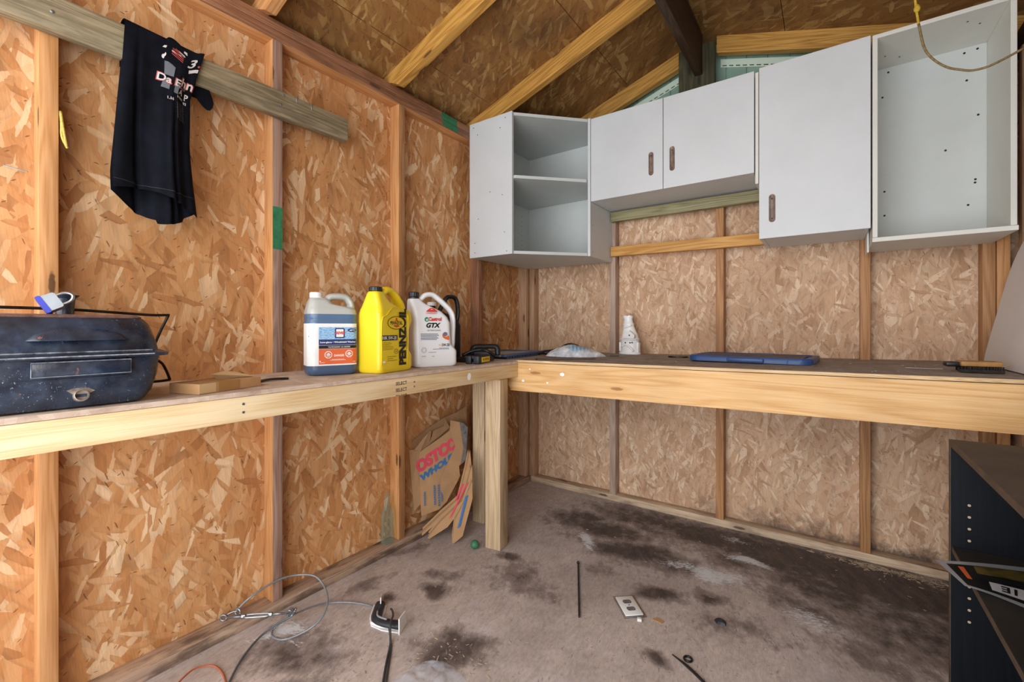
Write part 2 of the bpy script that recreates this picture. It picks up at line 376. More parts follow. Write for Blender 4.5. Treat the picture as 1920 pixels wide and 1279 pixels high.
# roof sheathing
bm = BM()
def slopeboard(bm, xa, xb, f, y0=YF, y1=.03, t=.012):
    vs = [bm.verts.new((x, y, f(x)+dz)) for x in (xa, xb) for y in (y0, y1) for dz in (0, t)]
    for q in [(0, 1, 3, 2), (4, 6, 7, 5), (0, 4, 5, 1), (2, 3, 7, 6), (0, 2, 6, 4), (1, 5, 7, 3)]: bm.faces.new([vs[i] for i in q])
for a, b in ((-.06, .2), (.2035, .773), (.7765, RX)): slopeboard(bm, a, b, sL)
for a, b in ((RX, 1.578), (1.581, W+.05)): slopeboard(bm, a, b, sR)
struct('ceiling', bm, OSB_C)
bm = BM(); slopeboard(bm, -.1, RX, lambda x: sL(x)+.0125, t=.02); slopeboard(bm, RX, W+.1, lambda x: sR(x)+.0125, t=.02); struct('ceiling_light_block', bm, PINE_D)  # dark outer layer added above the sheathing to block light

# gable siding seen behind the open triangle
bm = BM(); x = .0
while x < W:
    x2 = min(x+.098, W); top = min(sL((x+x2)/2) if x < RX else 9, sR((x+x2)/2) if x2 > RX else 9)+.01
    box(bm, x, x2-.004, .032, .040, 2.18, top); x += .1
box(bm, 0, W, .041, .05, 2.16, 2.62)
sid = struct('wall_back_gable_siding', bm, GREEN_SID)
for side, f, xa, xb in ((1, sL, .3, 1.075), (2, sR, 1.27, 2.3)):
    bm = BM(); dz = -.086
    vs = [bm.verts.new((x, y, f(x)+dz+d)) for x in (xa, xb) for y in (.022, .031) for d in (-.045, 0)]
    for q in [(0, 1, 3, 2), (4, 6, 7, 5), (0, 4, 5, 1), (2, 3, 7, 6), (0, 2, 6, 4), (1, 5, 7, 3)]: bm.faces.new([vs[i] for i in q])
    tr = struct('trim_%d' % side, bm, GREEN_TRIM)
    bm = BM(); x = xa+.01
    while x < xb-.02:
        vs = [bm.verts.new((xx, y, f(xx)+dz-.036+d)) for xx in (x, x+.021) for y in (.0205, .0215) for d in (-.0022, .0022)]
        for q in [(0, 1, 3, 2), (4, 6, 7, 5), (0, 4, 5, 1), (2, 3, 7, 6), (0, 2, 6, 4), (1, 5, 7, 3)]: bm.faces.new([vs[i] for i in q])
        x += .033
    obj('vent_slot', bm, BLACKDOT, tr)

# ------------------------------------------------------------------ framing
def stick(name, m, b, along, label, cat, parent=None, bev=.0025, M=None, group=None):
    bm = BM(); box(bm, *b, bev, M)
    bm.normal_update()
    return obj(name, bm, m, parent, along=along, label=label, cat=cat, smooth=30, group=group)
studs_l = [(-2.415, 'wall stud left of the hanging black shirt, above the grill'), (-1.811, 'wall stud with green paint stripe, behind the end of the grey board'),
           (-1.212, 'wall stud behind the yellow and white oil jugs'), (-.610, 'reddish wall stud directly below the corner cabinet side'), (-.102, 'short-faced corner stud at the end of the left wall')]
for i, (y, lab) in enumerate(studs_l):
    s_ = stick('wall_stud', [PINE_O, PINE_O, PINE_O, PINE_PL, PINE_P][i], (0, .064, y, y+.038, .038, 2.145), 2, lab, 'wall stud')
    if i in (1, 2):
        s_.data.materials.append(PINE_WP if i == 1 else PINE_WB)
        for p in s_.data.polygons: p.material_index = 1 if p.normal.x > .7 else 0
    if i == 1:
        bm = BM(); box(bm, .05, .0646, y+.001, y+.037, 1.36, 1.52); obj('paint_mark', bm, GPAINT, s_, label='green paint stripe')
studs_b = [(.0645, 'first back wall stud, in the corner beside the bench post'), (.655, 'pinkish back wall stud left of the white figurine'),
           (1.262, 'back wall stud behind the blue storage lid, crossing the yellow rail'), (1.873, 'back wall stud below the gap between the two tall cabinets'), (2.265, 'back wall stud below the right end of the open cabinet'), (2.306, 'last back wall stud beside the leaning white board')]
for i, (x, lab) in enumerate(studs_b):
    stick('wall_stud', [PINE_P, PINE_PK, PINE_WB, PINE_WB, PINE_WB, PINE_O][i], (x, x+.038, -.064, 0, .038, 2.145), 2, lab, 'wall stud')
for i, (y, lab) in enumerate([(-.14, 'stud in the dark right corner behind the leaning white board'), (-.75, 'right wall stud behind the leaning white board'), (-1.36, 'right wall stud above the black bookcase')]):
    stick('wall_stud', PINE_P, (W-.064, W, y, y+.038, .038, 2.145), 2, lab, 'wall stud')
stick('sole_plate', PINE_SP, (0, .078, YF, 0, 0, .038), 1, 'stained bottom plate running along the floor of the left wall', 'wall plate')
stick('sole_plate', PINE_SB, (.078, W-.064, -.064, 0, 0, .038), 0, 'pale bottom plate running along the floor of the back wall', 'wall plate')
stick('sole_plate', PINE_D, (W-.064, W, YF, 0, 0, .038), 1, 'bottom plate of the right wall beside the black bookcase', 'wall plate')
pl = stick('top_plate', PINE_O, (0, .064, YF, 0, 2.145, 2.183), 1, 'lower orange top plate resting on the left wall studs', 'wall plate')
pl.data.materials.append(PINE_PL)
for p in pl.data.polygons: p.material_index = 1 if p.normal.x > .7 else 0
p2 = stick('top_plate', PINE_PL, (0, .064, YF, 0, 2.184, 2.222), 1, 'upper reddish top plate under the rafter ends, left wall', 'wall plate')
bm = BM(); box(bm, .06, .0649, -.92, -.80, 2.1845, 2.2205); obj('paint_mark', bm, GPAINT, p2, label='green paint patch near the corner cabinet')
bm = BM(); box(bm, .06, .0649, -.91, -.79, 2.152, 2.1825); obj('paint_mark', bm, GPAINT, pl)
stick('top_plate', PINE_D, (.065, W, -.064, 0, 2.145, 2.222), 0, 'top plate of the back wall hidden behind the cabinets', 'wall plate')
stick('top_plate', PINE_D, (W-.064, W, YF, -.065, 2.145, 2.222), 1, 'dark top plate of the right wall', 'wall plate')
def rafter(name, m, y0, xa, xb, f, label, depth=.088):
    bm = BM(); dz = depth/math.cos(math.atan(.32))
    pts = [(xa, f(xa)-.001), (xb, f(xb)-.001), (xb, f(xb)-dz), (xa, f(xa)-dz)]
    if f is sL and xa < .1: pts = [(.0, f(0)-.001), (xb, f(xb)-.001), (xb, f(xb)-dz), (.066+.05, f(.116)-dz), (.066, 2.224), (.0, 2.224)]
    if f is sR and xb > 2.3: pts = [(xa, f(xa)-.001), (W, f(W)-.001), (W, 2.224), (W-.066, 2.224), (W-.12, f(W-.12)-dz), (xa, f(xa)-dz)]
    a = [bm.verts.new((x, y0, z)) for x, z in pts]; b = [bm.verts.new((x, y0+.038, z)) for x, z in pts]; n = len(pts)
    bm.faces.new(a); bm.faces.new(b[::-1])
    for i in range(n): bm.faces.new((a[i], b[i], b[(i+1) % n], a[(i+1) % n]))
    uv = bm.loops.layers.uv.new('UVMap'); th = math.atan(SL if f is sL else SR); bmesh.ops.recalc_face_normals(bm, faces=bm.faces); bm.normal_update()
    for fc in bm.faces:
        for l in fc.loops:
            c = l.vert.co; l[uv].uv = (c.x*math.cos(th)+c.z*math.sin(th)+y0*3, (-c.x*math.sin(th)+c.z*math.cos(th)) if abs(fc.normal.y) > .5 else c.y+.4)
    return obj(name, bm, m, None, label=label, cat='rafter')
rafter('roof_rafter', PINE_R, -.064, .1, 1.079, sL, 'short golden gable rafter on the left slope, above the paired cabinet doors')
rafter('roof_rafter', PINE_R, -.664, .0, 1.164, sL, 'long golden rafter rising from the top of the corner cabinet to the ridge')
rafter('roof_rafter', PINE_R, -1.262, .0, 1.164, sL, 'orange rafter meeting the left wall above the cut end of the grey board')
rafter('roof_rafter', PINE_O, -1.862, .0, 1.164, sL, 'short stub of rafter seen at the top edge above the hanging shirt')
rafter('roof_rafter', PINE_R, -.064, 1.266, 2.36, sR, 'golden gable rafter on the right slope, above the tall cabinet door')
bm = BM(); box(bm, 1.165, 1.203, YF, -.105, 2.424, 2.636); obj('ridge_board', bm, PINE_D, None, along=1, label='dark ridge board running along the peak of the roof', cat='ridge board')
bm = BM(); box(bm, 1.079, 1.262, -.104, -.066, 2.225, 2.585)
gp = obj('gable_post', bm, lumber('pine_dark_green', '2e3018', '44422a', '5c5434', knot='1e1a0e'), None, along=2, label='dark greenish wide post holding the end of the ridge board in the gable', cat='post')
# ledgers and rails on the back wall
bm = BM(); box(bm, .677, 1.499, -.101, -.065, 1.494, 1.552, .003)
for v in bm.verts: v.co.z -= (v.co.x-.677)*.016
obj('wall_rail', bm, PINE_T, None, along=0, smooth=30, label='yellow pine rail nailed across the back studs, below the paired cabinet doors', cat='rail')
bm = BM(); box(bm, .677, 1.482, -.101, -.065, 1.702, 1.760, .003); obj('cabinet_ledger', bm, PINE_G, None, along=0, smooth=30, label='grey green ledger board right under the paired door cabinet', cat='rail')
# weathered board on the left wall
bm = BM(); box(bm, .065, .103, -2.95, -1.515, 1.850, 1.945, .006)
for v in bm.verts: v.co.z += (v.co.y+1.5)*.006
gb = obj('nailed_board', bm, PINE_W, None, along=1, smooth=30, label='weathered grey plank nailed across the left wall studs, holding the shirt', cat='board')
bm = BM()
for y, z in ((-2.40, 1.925), (-2.396, 1.892), (-1.79, 1.93), (-1.80, 1.89)): lathe(bm, [(.0045, 0), (.0045, .0015), (.002, .0025)], 10, M=Matrix.Translation((.103, y, z)) @ Matrix.Rotation(R(90), 4, 'Y'))
obj('nail_head', bm, METAL, gb)
bm = BM()
for y, z in ((-1.74, 1.936), (-1.68, 1.93)): tube(bm, [(.104, y, z-.012), (.107, y-.002, z), (.104, y+.006, z+.016)], .001, 6, 3)
obj('bent_nail', bm, METAL, gb)
# nail poking from the left wall
bm = BM(); tube(bm, [(.002, -2.47, 1.49), (.03, -2.43, 1.478)], .0014, 6, 0); obj('bare_nail', bm, METAL, None, label='bare nail sticking out of the left wall above the grill', cat='nail')

# ------------------------------------------------------------------ benches
ZL = .896; ZB = lambda x: .896+.0118*x
TB = Matrix.Rotation(-math.atan(.0118), 4, 'Y')
lb = thing('workbench', 'long narrow workbench shelf along the left wall, holding the grill and jugs', 'workbench', (0, 0, 0))
bm = BM(); box(bm, .066, .487, YF, -.817, ZL-.012, ZL); obj('benchtop', bm, TOP_L, lb, along=1)
bm = BM(); box(bm, .487, .4905, YF, -.817, ZL-.012, ZL); obj('top_edge', bm, TOP_L, lb, along=1)
bm = BM(); box(bm, .452, .490, YF, -.815, .818, .8835, .004); fas = obj('fascia_board', bm, PINE_B, lb, along=1, smooth=30)
bm = BM(); box(bm, .066, .45, -.99, -.955, .82, .883, .003); obj('crosspiece', bm, PINE_O, lb, along=0, smooth=30)
bm = BM(); box(bm, .065, .10, YF, -.82, .82, .883, .003); obj('wall_ledger', bm, PINE_O, lb, along=1, smooth=30)
st = BM()
for k in range(3):
    t = text_bm('SELECT', .02, .01, width=.052, height=.0125)
    wrapbm(t, lambda a, b: Vector((.4906, a, b)), at=(-1.562, .8635-.0235*k))
    if k == 2: pass
    join(st, t)
for v in st.verts: v.co.z -= .0
bmesh.ops.bisect_plane(st, geom=st.verts[:]+st.edges[:]+st.faces[:], plane_co=(0, 0, .8188), plane_no=(0, 0, -1), clear_outer=True)
obj('grade_stamp', st, INKB, fas, label='black stamped SELECT lettering')
bm = BM()
for y, z in ((-2.098, .864), (-2.098, .842), (-1.50, .862), (-1.50, .845)): lathe(bm, [(.0035, 0), (.0035, .001), (.001, .0012)], 10, M=Matrix.Translation((.490, y, z)) @ Matrix.Rotation(R(90), 4, 'Y'))
obj('screw', bm, METAL, fas)
bm = BM(); bm2 = flat(ell(0, 0, .012, .016, 12)); wrapbm(bm2, lambda a, b: Vector((.4907, a+.003*math.sin(b*900), b)), at=(-1.19, .853)); join(bm, bm2); obj('paint_drip', bm, INKW, fas)

bb = thing('workbench', 'deep workbench across the back wall with brown top and wide pine front', 'workbench', (0, 0, 0))
bm = BM(); box(bm, .066, W-.066, -.815, -.001, .884, .8955); bmesh.ops.transform(bm, matrix=TB, verts=bm.verts); obj('benchtop', bm, TOP_B, bb, along=0)
bm = BM(); box(bm, .49, W-.066, -.8165, -.8151, .884, .8955); bmesh.ops.transform(bm, matrix=TB, verts=bm.verts); obj('top_edge', bm, EDGE, bb, along=0)
bm = BM()
prof = [(.447, .757), (.437, .768), (.437, .8815), (W-.075, .8815), (W-.075, .742), (.452, .742)]
a = [bm.verts.new((x, -.815, z)) for x, z in prof]; b = [bm.verts.new((x, -.777, z)) for x, z in prof]; bm.faces.new(a); bm.faces.new(b[::-1])
for i in range(6): bm.faces.new((a[i], b[i], b[(i+1) % 6], a[(i+1) % 6]))
bmesh.ops.transform(bm, matrix=TB, verts=bm.verts); bf = obj('fascia_board', bm, PINE_B2, bb, along=0)
bm = BM(); box(bm, .066, W-.066, -.10, -.0645, .742, .8815); bmesh.ops.transform(bm, matrix=TB, verts=bm.verts); obj('wall_ledger', bm, PINE_T, bb, along=0)
for x in (.9, 1.5, 2.1):
    bm = BM(); box(bm, x, x+.038, -.777, -.1, .8, .8815); bmesh.ops.transform(bm, matrix=TB, verts=bm.verts); obj('joist', bm, PINE_T, bb, along=1)
bm = BM()
for x, z, r in ((.56, .86, .005), (.74, .845, .012), (.66, .80, .006), (.52, .80, .008)):
    t = flat(ell(0, 0, r, r*.7, 10)); wrapbm(t, lambda a, b: Vector((a, -.8158, b)), at=(x, z)); join(bm, t)
obj('paint_splash', bm, INKW, bf)
# posts
def post(cx, cy, rz, w, d, h, label):
    bm = BM(); box(bm, -w/2, w/2, -d/2, d/2, 0, h, .005)
    o = obj('bench_post', bm, PINE_PT, None, along=2, smooth=30, label=label, cat='post'); o.location = (cx, cy, 0); o.rotation_euler = (0, 0, rz); return o
post(.437, -.923, R(9), .083, .083, .816, 'square treated post carrying the bench corner, nearest the camera')
post(.197, -.738, R(5), .078, .078, .816, 'treated post behind the paper bags, partly hidden by the nearer post')

# ------------------------------------------------------------------ wall cabinets
def dots(pts, M, r=.003, name='screw_hole', parent=None, m=BLACKDOT):
    first = None
    for p in pts:
        if first is None:
            bm = BM(); lathe(bm, [(r, 0), (r, .0008), (r*.4, .001)], 10, M=M.to_3x3().to_4x4()); o = first = obj(name, bm, m, parent)
        else: o = first.copy(); COL.objects.link(o)
        o.location = p
    return first
RXm = Matrix.Rotation(R(90), 4, 'X')  # disc facing -Y
cc = thing('corner_cabinet', 'white corner wall cabinet with open diagonal front and one shelf', 'cabinet')
pent = [(.068, -.068), (.068, -.676), (.366, -.676), (.655, -.372), (.655, -.068)]
def pbox(name, b, m=WHITE, par=cc, bev=.0012):
    bm = BM(); box(bm, *b, bev); return obj(name, bm, m, par)
lp = pbox('side_panel', (.066, .366, -.694, -.678, 1.462, 2.232))
rp = pbox('side_panel', (.657, .673, -.372, -.066, 1.462, 2.232))
for nm, z0, z1 in (('top_panel', 2.214, 2.230), ('shelf', 1.872, 1.888), ('bottom_panel', 1.464, 1.480)):
    bm = BM(); q = pent if nm != 'shelf' else [(.072, -.072), (.072, -.676), (.375, -.676), (.655, -.388), (.655, -.072)]
    prism(bm, q, z0, z1); obj(nm, bm, WHITEIN, cc)
bm = BM(); box(bm, .068, .655, -.071, -.067, 1.48, 2.214); box(bm, .067, .071, -.676, -.071, 1.48, 2.214); obj('back_panel', bm, WHITEIN, cc)
ly = Matrix.Identity(4)
dots([(.076+a, -.694, b) for a, b in ((.02, 2.207), (.245, 2.207), (.05, 2.16), (.21, 2.16), (.14, 1.82), (.225, 1.79), (.055, 1.68), (.24, 1.585), (.03, 1.545), (.03, 1.49), (.255, 1.48))], RXm, .0026, 'screw_head', lp)
dots([(.60, -.0712, 1.52+.03*k) for k in range(0)] + [(.0712, -.16, 1.52+.032*k) for k in range(10)], Matrix.Rotation(R(90), 4, 'Y'), .0025, 'shelf_pin_hole', cc)
dots([(.6735, -.34, 1.49), (.6735, -.1, 1.49), (.6735, -.34, 1.64)], Matrix.Rotation(R(90), 4, 'Y'), .0022, 'screw_head', rp)

def pull(x, z0, z1, y, par):
    w = .0125; bm = BM()
    def stad(w, z0, z1, k=10):
        out = []
        for i in range(k+1): t = math.pi*i/k; out.append((x+w*math.cos(t), z1-w+w*math.sin(t)))
        for i in range(k+1): t = math.pi+math.pi*i/k; out.append((x+w*math.cos(t), z0+w+w*math.sin(t)))
        return out
    o1, i1 = stad(w, z0, z1), stad(w*.68, z0+.004, z1-.004)
    loft(bm, [[(a, y+.002, b) for a, b in o1], [(a, y-.0015, b) for a, b in o1], [(a, y-.0032, b) for a, b in stad(w*.9, z0+.001, z1-.001)], [(a, y-.0032, b) for a, b in i1], [(a, y-.0008, b) for a, b in stad(w*.5, z0+.007, z1-.007)]])
    h = obj('door_handle', bm, BRONZE, par, smooth=40, label='brown recessed oval pull')
    bm = BM(); lathe(bm, [(.003, 0), (.003, .002), (.001, .0028)], 10, M=Matrix.Translation((x, y-.001, z1-.02)) @ RXm); lathe(bm, [(.003, 0), (.003, .002), (.001, .0028)], 10, M=Matrix.Translation((x, y-.001, z0+.016)) @ RXm)
    obj('handle_screw', bm, BRONZED, h)
# paired door cabinet
dc = thing('wall_cabinet', 'short white wall cabinet with a pair of doors and brown oval pulls', 'cabinet')
for b, n in (((.677, .693, -.353, -.066, 1.766, 2.222), 'side_panel'), ((1.462, 1.478, -.353, -.066, 1.766, 2.222), 'side_panel'), ((.693, 1.462, -.353, -.066, 1.768, 1.784), 'bottom_panel'), ((.693, 1.462, -.353, -.066, 2.206, 2.222), 'top_panel'), ((.693, 1.462, -.07, -.066, 1.784, 2.206), 'back_panel')):
    pbox(n, b, WHITE, dc)
d1 = pbox('door', (.6755, 1.0715, -.370, -.3545, 1.766, 2.226), WHITE, dc); pull(1.012, 1.845, 1.965, -.370, d1)
d2 = pbox('door', (1.0745, 1.4805, -.370, -.3545, 1.766, 2.226), WHITE, dc); pull(1.118, 1.848, 1.970, -.370, d2)
fl_ = pbox('filler_strip', (1.4845, 1.4975, -.366, -.10, 1.715, 2.218), WHITE2, dc)
# tall cabinet
tc = thing('wall_cabinet', 'tall white wall cabinet with one closed door and brown pull', 'cabinet')
for b, n in (((1.501, 1.517, -.353, -.066, 1.464, 2.228), 'side_panel'), ((1.872, 1.888, -.353, -.066, 1.464, 2.228), 'side_panel'), ((1.517, 1.872, -.353, -.066, 1.466, 1.482), 'bottom_panel'), ((1.517, 1.872, -.353, -.066, 2.212, 2.228), 'top_panel'), ((1.517, 1.872, -.07, -.066, 1.482, 2.212), 'back_panel')):
    pbox(n, b, WHITE, tc)
d3 = pbox('door', (1.5005, 1.8925, -.370, -.3545, 1.463, 2.232), WHITE, tc); pull(1.551, 1.532, 1.656, -.370, d3)
bm = BM(); prism(bm, [(x, z) for x, z in rrect(1.889, 1.8955, 1.385, 2.2, .003, 3)], .102, .22, M=Matrix.Rotation(R(90), 4, 'X')); obj('filler_strip', bm, WHITE2, tc, label='narrow white strip hanging below the cabinet edge')
# open cabinet
oc = thing('wall_cabinet', 'open white wall cabinet without a door at the right end of the row', 'cabinet')
for b, n, m in (((1.898, 1.914, -.370, -.066, 1.423, 2.212), 'side_panel', WHITE2), ((2.274, 2.290, -.370, -.066, 1.423, 2.228), 'side_panel', WHITE2), ((1.897, 2.293, -.373, -.066, 1.405, 1.422), 'bottom_panel', WHITE2), ((1.898, 2.274, -.370, -.066, 2.212, 2.228), 'top_panel', WHITE2), ((1.914, 2.274, -.085, -.080, 1.422, 2.212), 'back_panel', WHITEIN)):
    p_ = pbox(n, b, m, oc)
dots([(x, -.0852, z) for x, z in ((1.97, 2.19), (2.209, 2.19), (2.247, 2.195), (2.216, 2.076), (2.249, 1.927), (2.153, 1.804), (2.241, 1.667), (2.24, 1.654), (2.22, 1.566), (1.95, 2.085), (1.957, 1.666), (1.957, 1.56), (1.93, 1.93))], RXm, .0042, 'screw_hole', p_)
dots([(1.95, -.2, 2.2115), (2.0, -.16, 2.2115), (2.18, -.3, 2.2115), (2.22, -.26, 2.2115)], Matrix.Rotation(R(180), 4, 'X'), .003, 'screw_hole', oc)
bm = BM(); box(bm, 1.535, 1.625, -.24, -.16, 2.2295, 2.262, .003); bo = obj('wood_offcut', bm, PINE_O, None, along=0, label='orange wood offcut lying on top of the tall cabinet', cat='wood block')
bm = BM(); box(bm, 1.62, 1.80, -.2, -.10, 2.2295, 2.30, .003); obj('wood_offcut', bm, plain('grey_box_card', 'b4b2b6', .6), None, label='pale grey block on top of the tall cabinet', cat='block')

# ------------------------------------------------------------------ tabletop grill
ENAMEL = None
def enamel():
    s = NT('black_enamel_dusty'); o = s.obj()
    base = s.ramp(s.noise(o, 14, 5, .65), [(.35, lin('141a24')), (.6, lin('263448')), (.8, lin('4a5a70'))])
    rust = s.smooth(s.noise(o, 22, 5, .7), .64, .7, 0, .85)
    base = s.mix(rust, base, lin('8a5f50'))
    sp = s.smooth(s.noise(o, 260, 2, .6), .67, .70, 0, .8); low = s.smooth(s.noise(o, 9, 2), .42, .6)
    base = s.mix(s.math('MULTIPLY', sp, low), base, lin('9aa4b2'))
    s.bump(s.noise(o, 300, 2), .08, .001)
    return s.set(base, s.smooth(s.noise(o, 30, 4), .3, .7, .22, .55), 0., **{'Specular IOR Level': .8})
ENAMEL = enamel(); RUST = plain('rusty_rim', '7d5c52', .7, .2, var=.3, scale=50); PALEMET = plain('old_aluminium', 'a2968c', .5, .5, var=.3, scale=60)
WIRE = plain('grill_wire', '2c2624', .45, .6, var=.3, scale=40)
gy = -2.424; gx = .335
gr = thing('tabletop_grill', 'black rusty tabletop barbecue grill on the left end of the bench', 'grill', (gx, gy, ZL+.001))
def grect(hx, hy, r, z, dx=0.): return [Vector((x+dx, y, z)) for x, y in rrect(-hx, hx, -hy, hy, r, 6)]
bm = BM()
loft(bm, [grect(.116, .112, .03, 0), grect(.126, .130, .035, .004), grect(.133, .144, .035, .025), grect(.137, .152, .035, .06), grect(.139, .157, .035, .105)])
tub = obj('firebox', bm, ENAMEL, gr, smooth=40)
bm = BM(); loft(bm, [grect(.142, .158, .03, .104), grect(.156, .169, .032, .106), grect(.157, .170, .032, .1095), grect(.156, .169, .032, .113), grect(.142, .158, .03, .118)]); rm_ = obj('rim', bm, ENAMEL, gr, smooth=50)
bm = BM(); tube(bm, [(.1565, -.14, .111), (.1565, .135, .111)], .0014, 6, 0); tube(bm, [(.1415, -.14, .119), (.1415, .135, .119)], .0016, 6, 0); obj('rim_highlight', bm, plain('rim_highlight', '9aa0a8', .6, .1, var=.4, scale=60), rm_)  # pale tubes paint a bright highlight along the rim and lid edge
bm = BM()
loft(bm, [grect(.139, .156, .035, .116), grect(.134, .153, .035, .135), grect(.124, .148, .035, .160), grect(.114, .143, .035, .178), grect(.102, .136, .035, .190), grect(.088, .124, .03, .1965), grect(.05, .08, .03, .198)])
lid = obj('lid', bm, ENAMEL, gr, smooth=60)
bm = BM(); loft(bm, [grect(.098, .132, .03, .1915), grect(.099, .133, .03, .194), grect(.092, .127, .03, .1985), grect(.084, .12, .03, .199)]); obj('lid_top_edge', bm, RUST, lid, smooth=50)
# scooped lid grip standing out of the lid front
bm = BM(); rings = []
for i in range(15):
    u = i/14*2-1; h = math.sqrt(max(0, 1-abs(u)**3.2)); y = .015+u*.080
    rings.append([Vector((.128, y, .1435)), Vector((.132+.017*h, y, .1435)), Vector((.131+.015*h, y, .1435+.008*h)), Vector((.118+.010*h, y, .1435+.020*h)), Vector((.108, y, .1435+.031*h)), Vector((.100, y, .1435+.0275*h))])
loft(bm, rings); obj('lid_grip', bm, ENAMEL, lid, smooth=40)
bm = BM(); box(bm, .134, .152, -.059, .093, .072, .100, .002); pg = obj('front_handle_plate', bm, ENAMEL, gr, smooth=40)
bm = BM(); tube(bm, [(.1525, -.0595, .0715), (.1525, .0935, .0715), (.1525, .0935, .1005), (.1525, -.0595, .1005), (.1525, -.0595, .0715)], .0011, 6, 0); obj('plate_edge', bm, plain('worn_edge', '8d98a6', .4, .3, var=.3, scale=80), pg)
bm = BM(); box(bm, .131, .1385, -.08, .093, .062, .0655, .001); obj('embossed_line', bm, ENAMEL, tub)
Mv = Matrix.Translation((.130, .015, .026)) @ Matrix.Rotation(R(78), 4, 'Y')
bm = BM(); lathe(bm, [(.013, 0), (.0125, .012), (.0105, .0125), (.0095, .002)], 20, M=Mv)
prism(bm, [(-.005, -.022), (.004, -.012), (.004, .012), (-.001, .022), (-.008, .012), (-.010, -.008)], .0, .004, M=Matrix.Translation((.133, .015, .034)) @ Matrix.Rotation(R(78), 4, 'Y')); obj('drain_fitting', bm, PALEMET, gr, smooth=35)
bm = BM(); lathe(bm, [(.017, .19), (.016, .232), (.0165, .236), (.025, .244), (.0255, .246), (.019, .246), (.015, .20)], 24, c=(-.035, .019, 0)); obj('chimney', bm, ENAMEL, gr, smooth=40)
bm = BM()
tube(bm, [(-.075, -.13, .216), (-.075, .03, .214), (-.075, .183, .204), (-.075, .2275, .204), (-.075, .230, .200), (-.075, .211, .153), (-.075, .195, .095), (-.075, .218, .070), (-.075, .2335, .030), (-.075, .229, .024), (-.075, .185, .022)], .0035, 8, 4)
obj('folding_wire_leg', bm, WIRE, gr, smooth='all')
# padlock
SIL = plain('padlock_steel', 'b8c0c8', .3, .9, var=.08, scale=30); BLU = plain('padlock_blue_bumper', '3a44b8', .45)
pk = thing('padlock', 'silver padlock with blue bumper lying on top of the black grill', 'padlock', (.368, -2.437, ZL+.203)); 
ML = Matrix.Translation((0, 0, .022)) @ Matrix.Rotation(R(35), 4, 'Z') @ Matrix.Rotation(R(-28), 4, 'Y') @ Matrix.Rotation(R(90), 4, 'X')
ML = Matrix.Translation((0, 0, .0205)) @ Matrix(((.3, .0, .95, 0), (.88, -.38, -.28, 0), (.36, .92, -.12, 0), (0, 0, 0, 1))).to_3x3().to_4x4()
def orient(loc, xdir, ydir):
    x = Vector(xdir).normalized(); y = Vector(ydir); z = x.cross(y).normalized(); y = z.cross(x)
    m = Matrix((x, y, z)).transposed().to_4x4(); m.translation = loc; return m
# local: x across body, y towards shackle, z thickness
ML = orient((0, 0, .0225), (-.30, -.45, .85), (.15, .93, .35))
bm = BM(); prism(bm, rrect(-.018, .018, -.014, .014, .005, 4), -.010, .010, ML); obj('lock_body', bm, SIL, pk, smooth=35)
bm = BM(); prism(bm, rrect(-.0205, .0205, -.0185, -.0085, .004, 4), -.0118, .0118, ML); obj('bumper', bm, BLU, pk, smooth=35)
bm = BM(); tube(bm, [ML @ Vector(p) for p in ((-.011, .012, 0), (-.011, .026, 0), (-.007, .034, 0), (0, .0375, 0), (.007, .034, 0), (.011, .026, 0), (.011, .012, 0))], .0033, 10, 5); obj('shackle', bm, SIL, pk, smooth='all')

# ------------------------------------------------------------------ cardboard box
CARD = plain('cardboard', 'b98f62', .8, var=.06, scale=12); CARDL = plain('cardboard_light', 'cfae80', .8, var=.05); TAPE = plain('brown_tape', 'a47a46', .3, var=.05)
cb = thing('cardboard_box', 'flat open cardboard box beside the grill, flap raised', 'box', (.459, -2.188, ZL+.001), R(108))
# local +x along long front side, +y away from the camera
bm = BM()
Lb, Db, Hb, t = .185, .105, .026, .002
box(bm, 0, Lb, 0, t, 0, Hb); box(bm, 0, Lb, Db-t, Db, 0, Hb); box(bm, 0, t, t, Db-t, 0, Hb); box(bm, Lb-t, Lb, t, Db-t, 0, Hb); box(bm, t, Lb-t, t, Db-t, 0, t); box(bm, t, Lb-t, t, .07, Hb-t, Hb)
obj('carton', bm, CARD, cb)
bm = BM(); box(bm, -.0006, .045, -.0006, 0, .002, Hb); obj('front_tape', bm, CARDL, cb); bm = BM(); box(bm, .052, .115, -.0006, .08, .001, Hb+.0006); obj('tape', bm, TAPE, cb)
bm = BM(); v = [bm.verts.new(p) for p in ((.085, .045, Hb+.001), (.178, .02, Hb+.002), (.172, .085, Hb+.014), (.145, .095, Hb+.017), (.10, .09, Hb+.012))]; bm.faces.new(v); bmesh.ops.solidify(bm, geom=bm.faces[:], thickness=.0015)
obj('flap', bm, CARDL, cb)
bm = BM(); tube(bm, [(.33, -1.99, ZL+.004), (.31, -1.94, ZL+.006), (.315, -1.885, ZL+.004)], .004, 6, 5, flat=1.6); obj('black_strap', bm, BLACKP, None, smooth='all', label='short black strap lying behind the cardboard box', cat='strap')

# ------------------------------------------------------------------ jugs
def section(x0, x1, t, r, z, yc=0.): return [Vector((x, y+yc, z)) for x, y in rrect(x0, x1, -t/2, t/2, r, 4)]
def wrapf(L, T, r, off=.0011):
    def f(s, z):
        a = L/2-r
        if abs(s) <= a: return Vector((s, -T/2-off, z))
        sg = 1 if s > 0 else -1; q = abs(s)-a; arc = r*math.pi/2
        if q <= arc:
            t = q/r; return Vector((sg*(a+(r+off)*math.sin(t)), -T/2+r-(r+off)*math.cos(t), z))
        return Vector((sg*(L/2+off), -T/2+r+(q-arc), z))
    return f
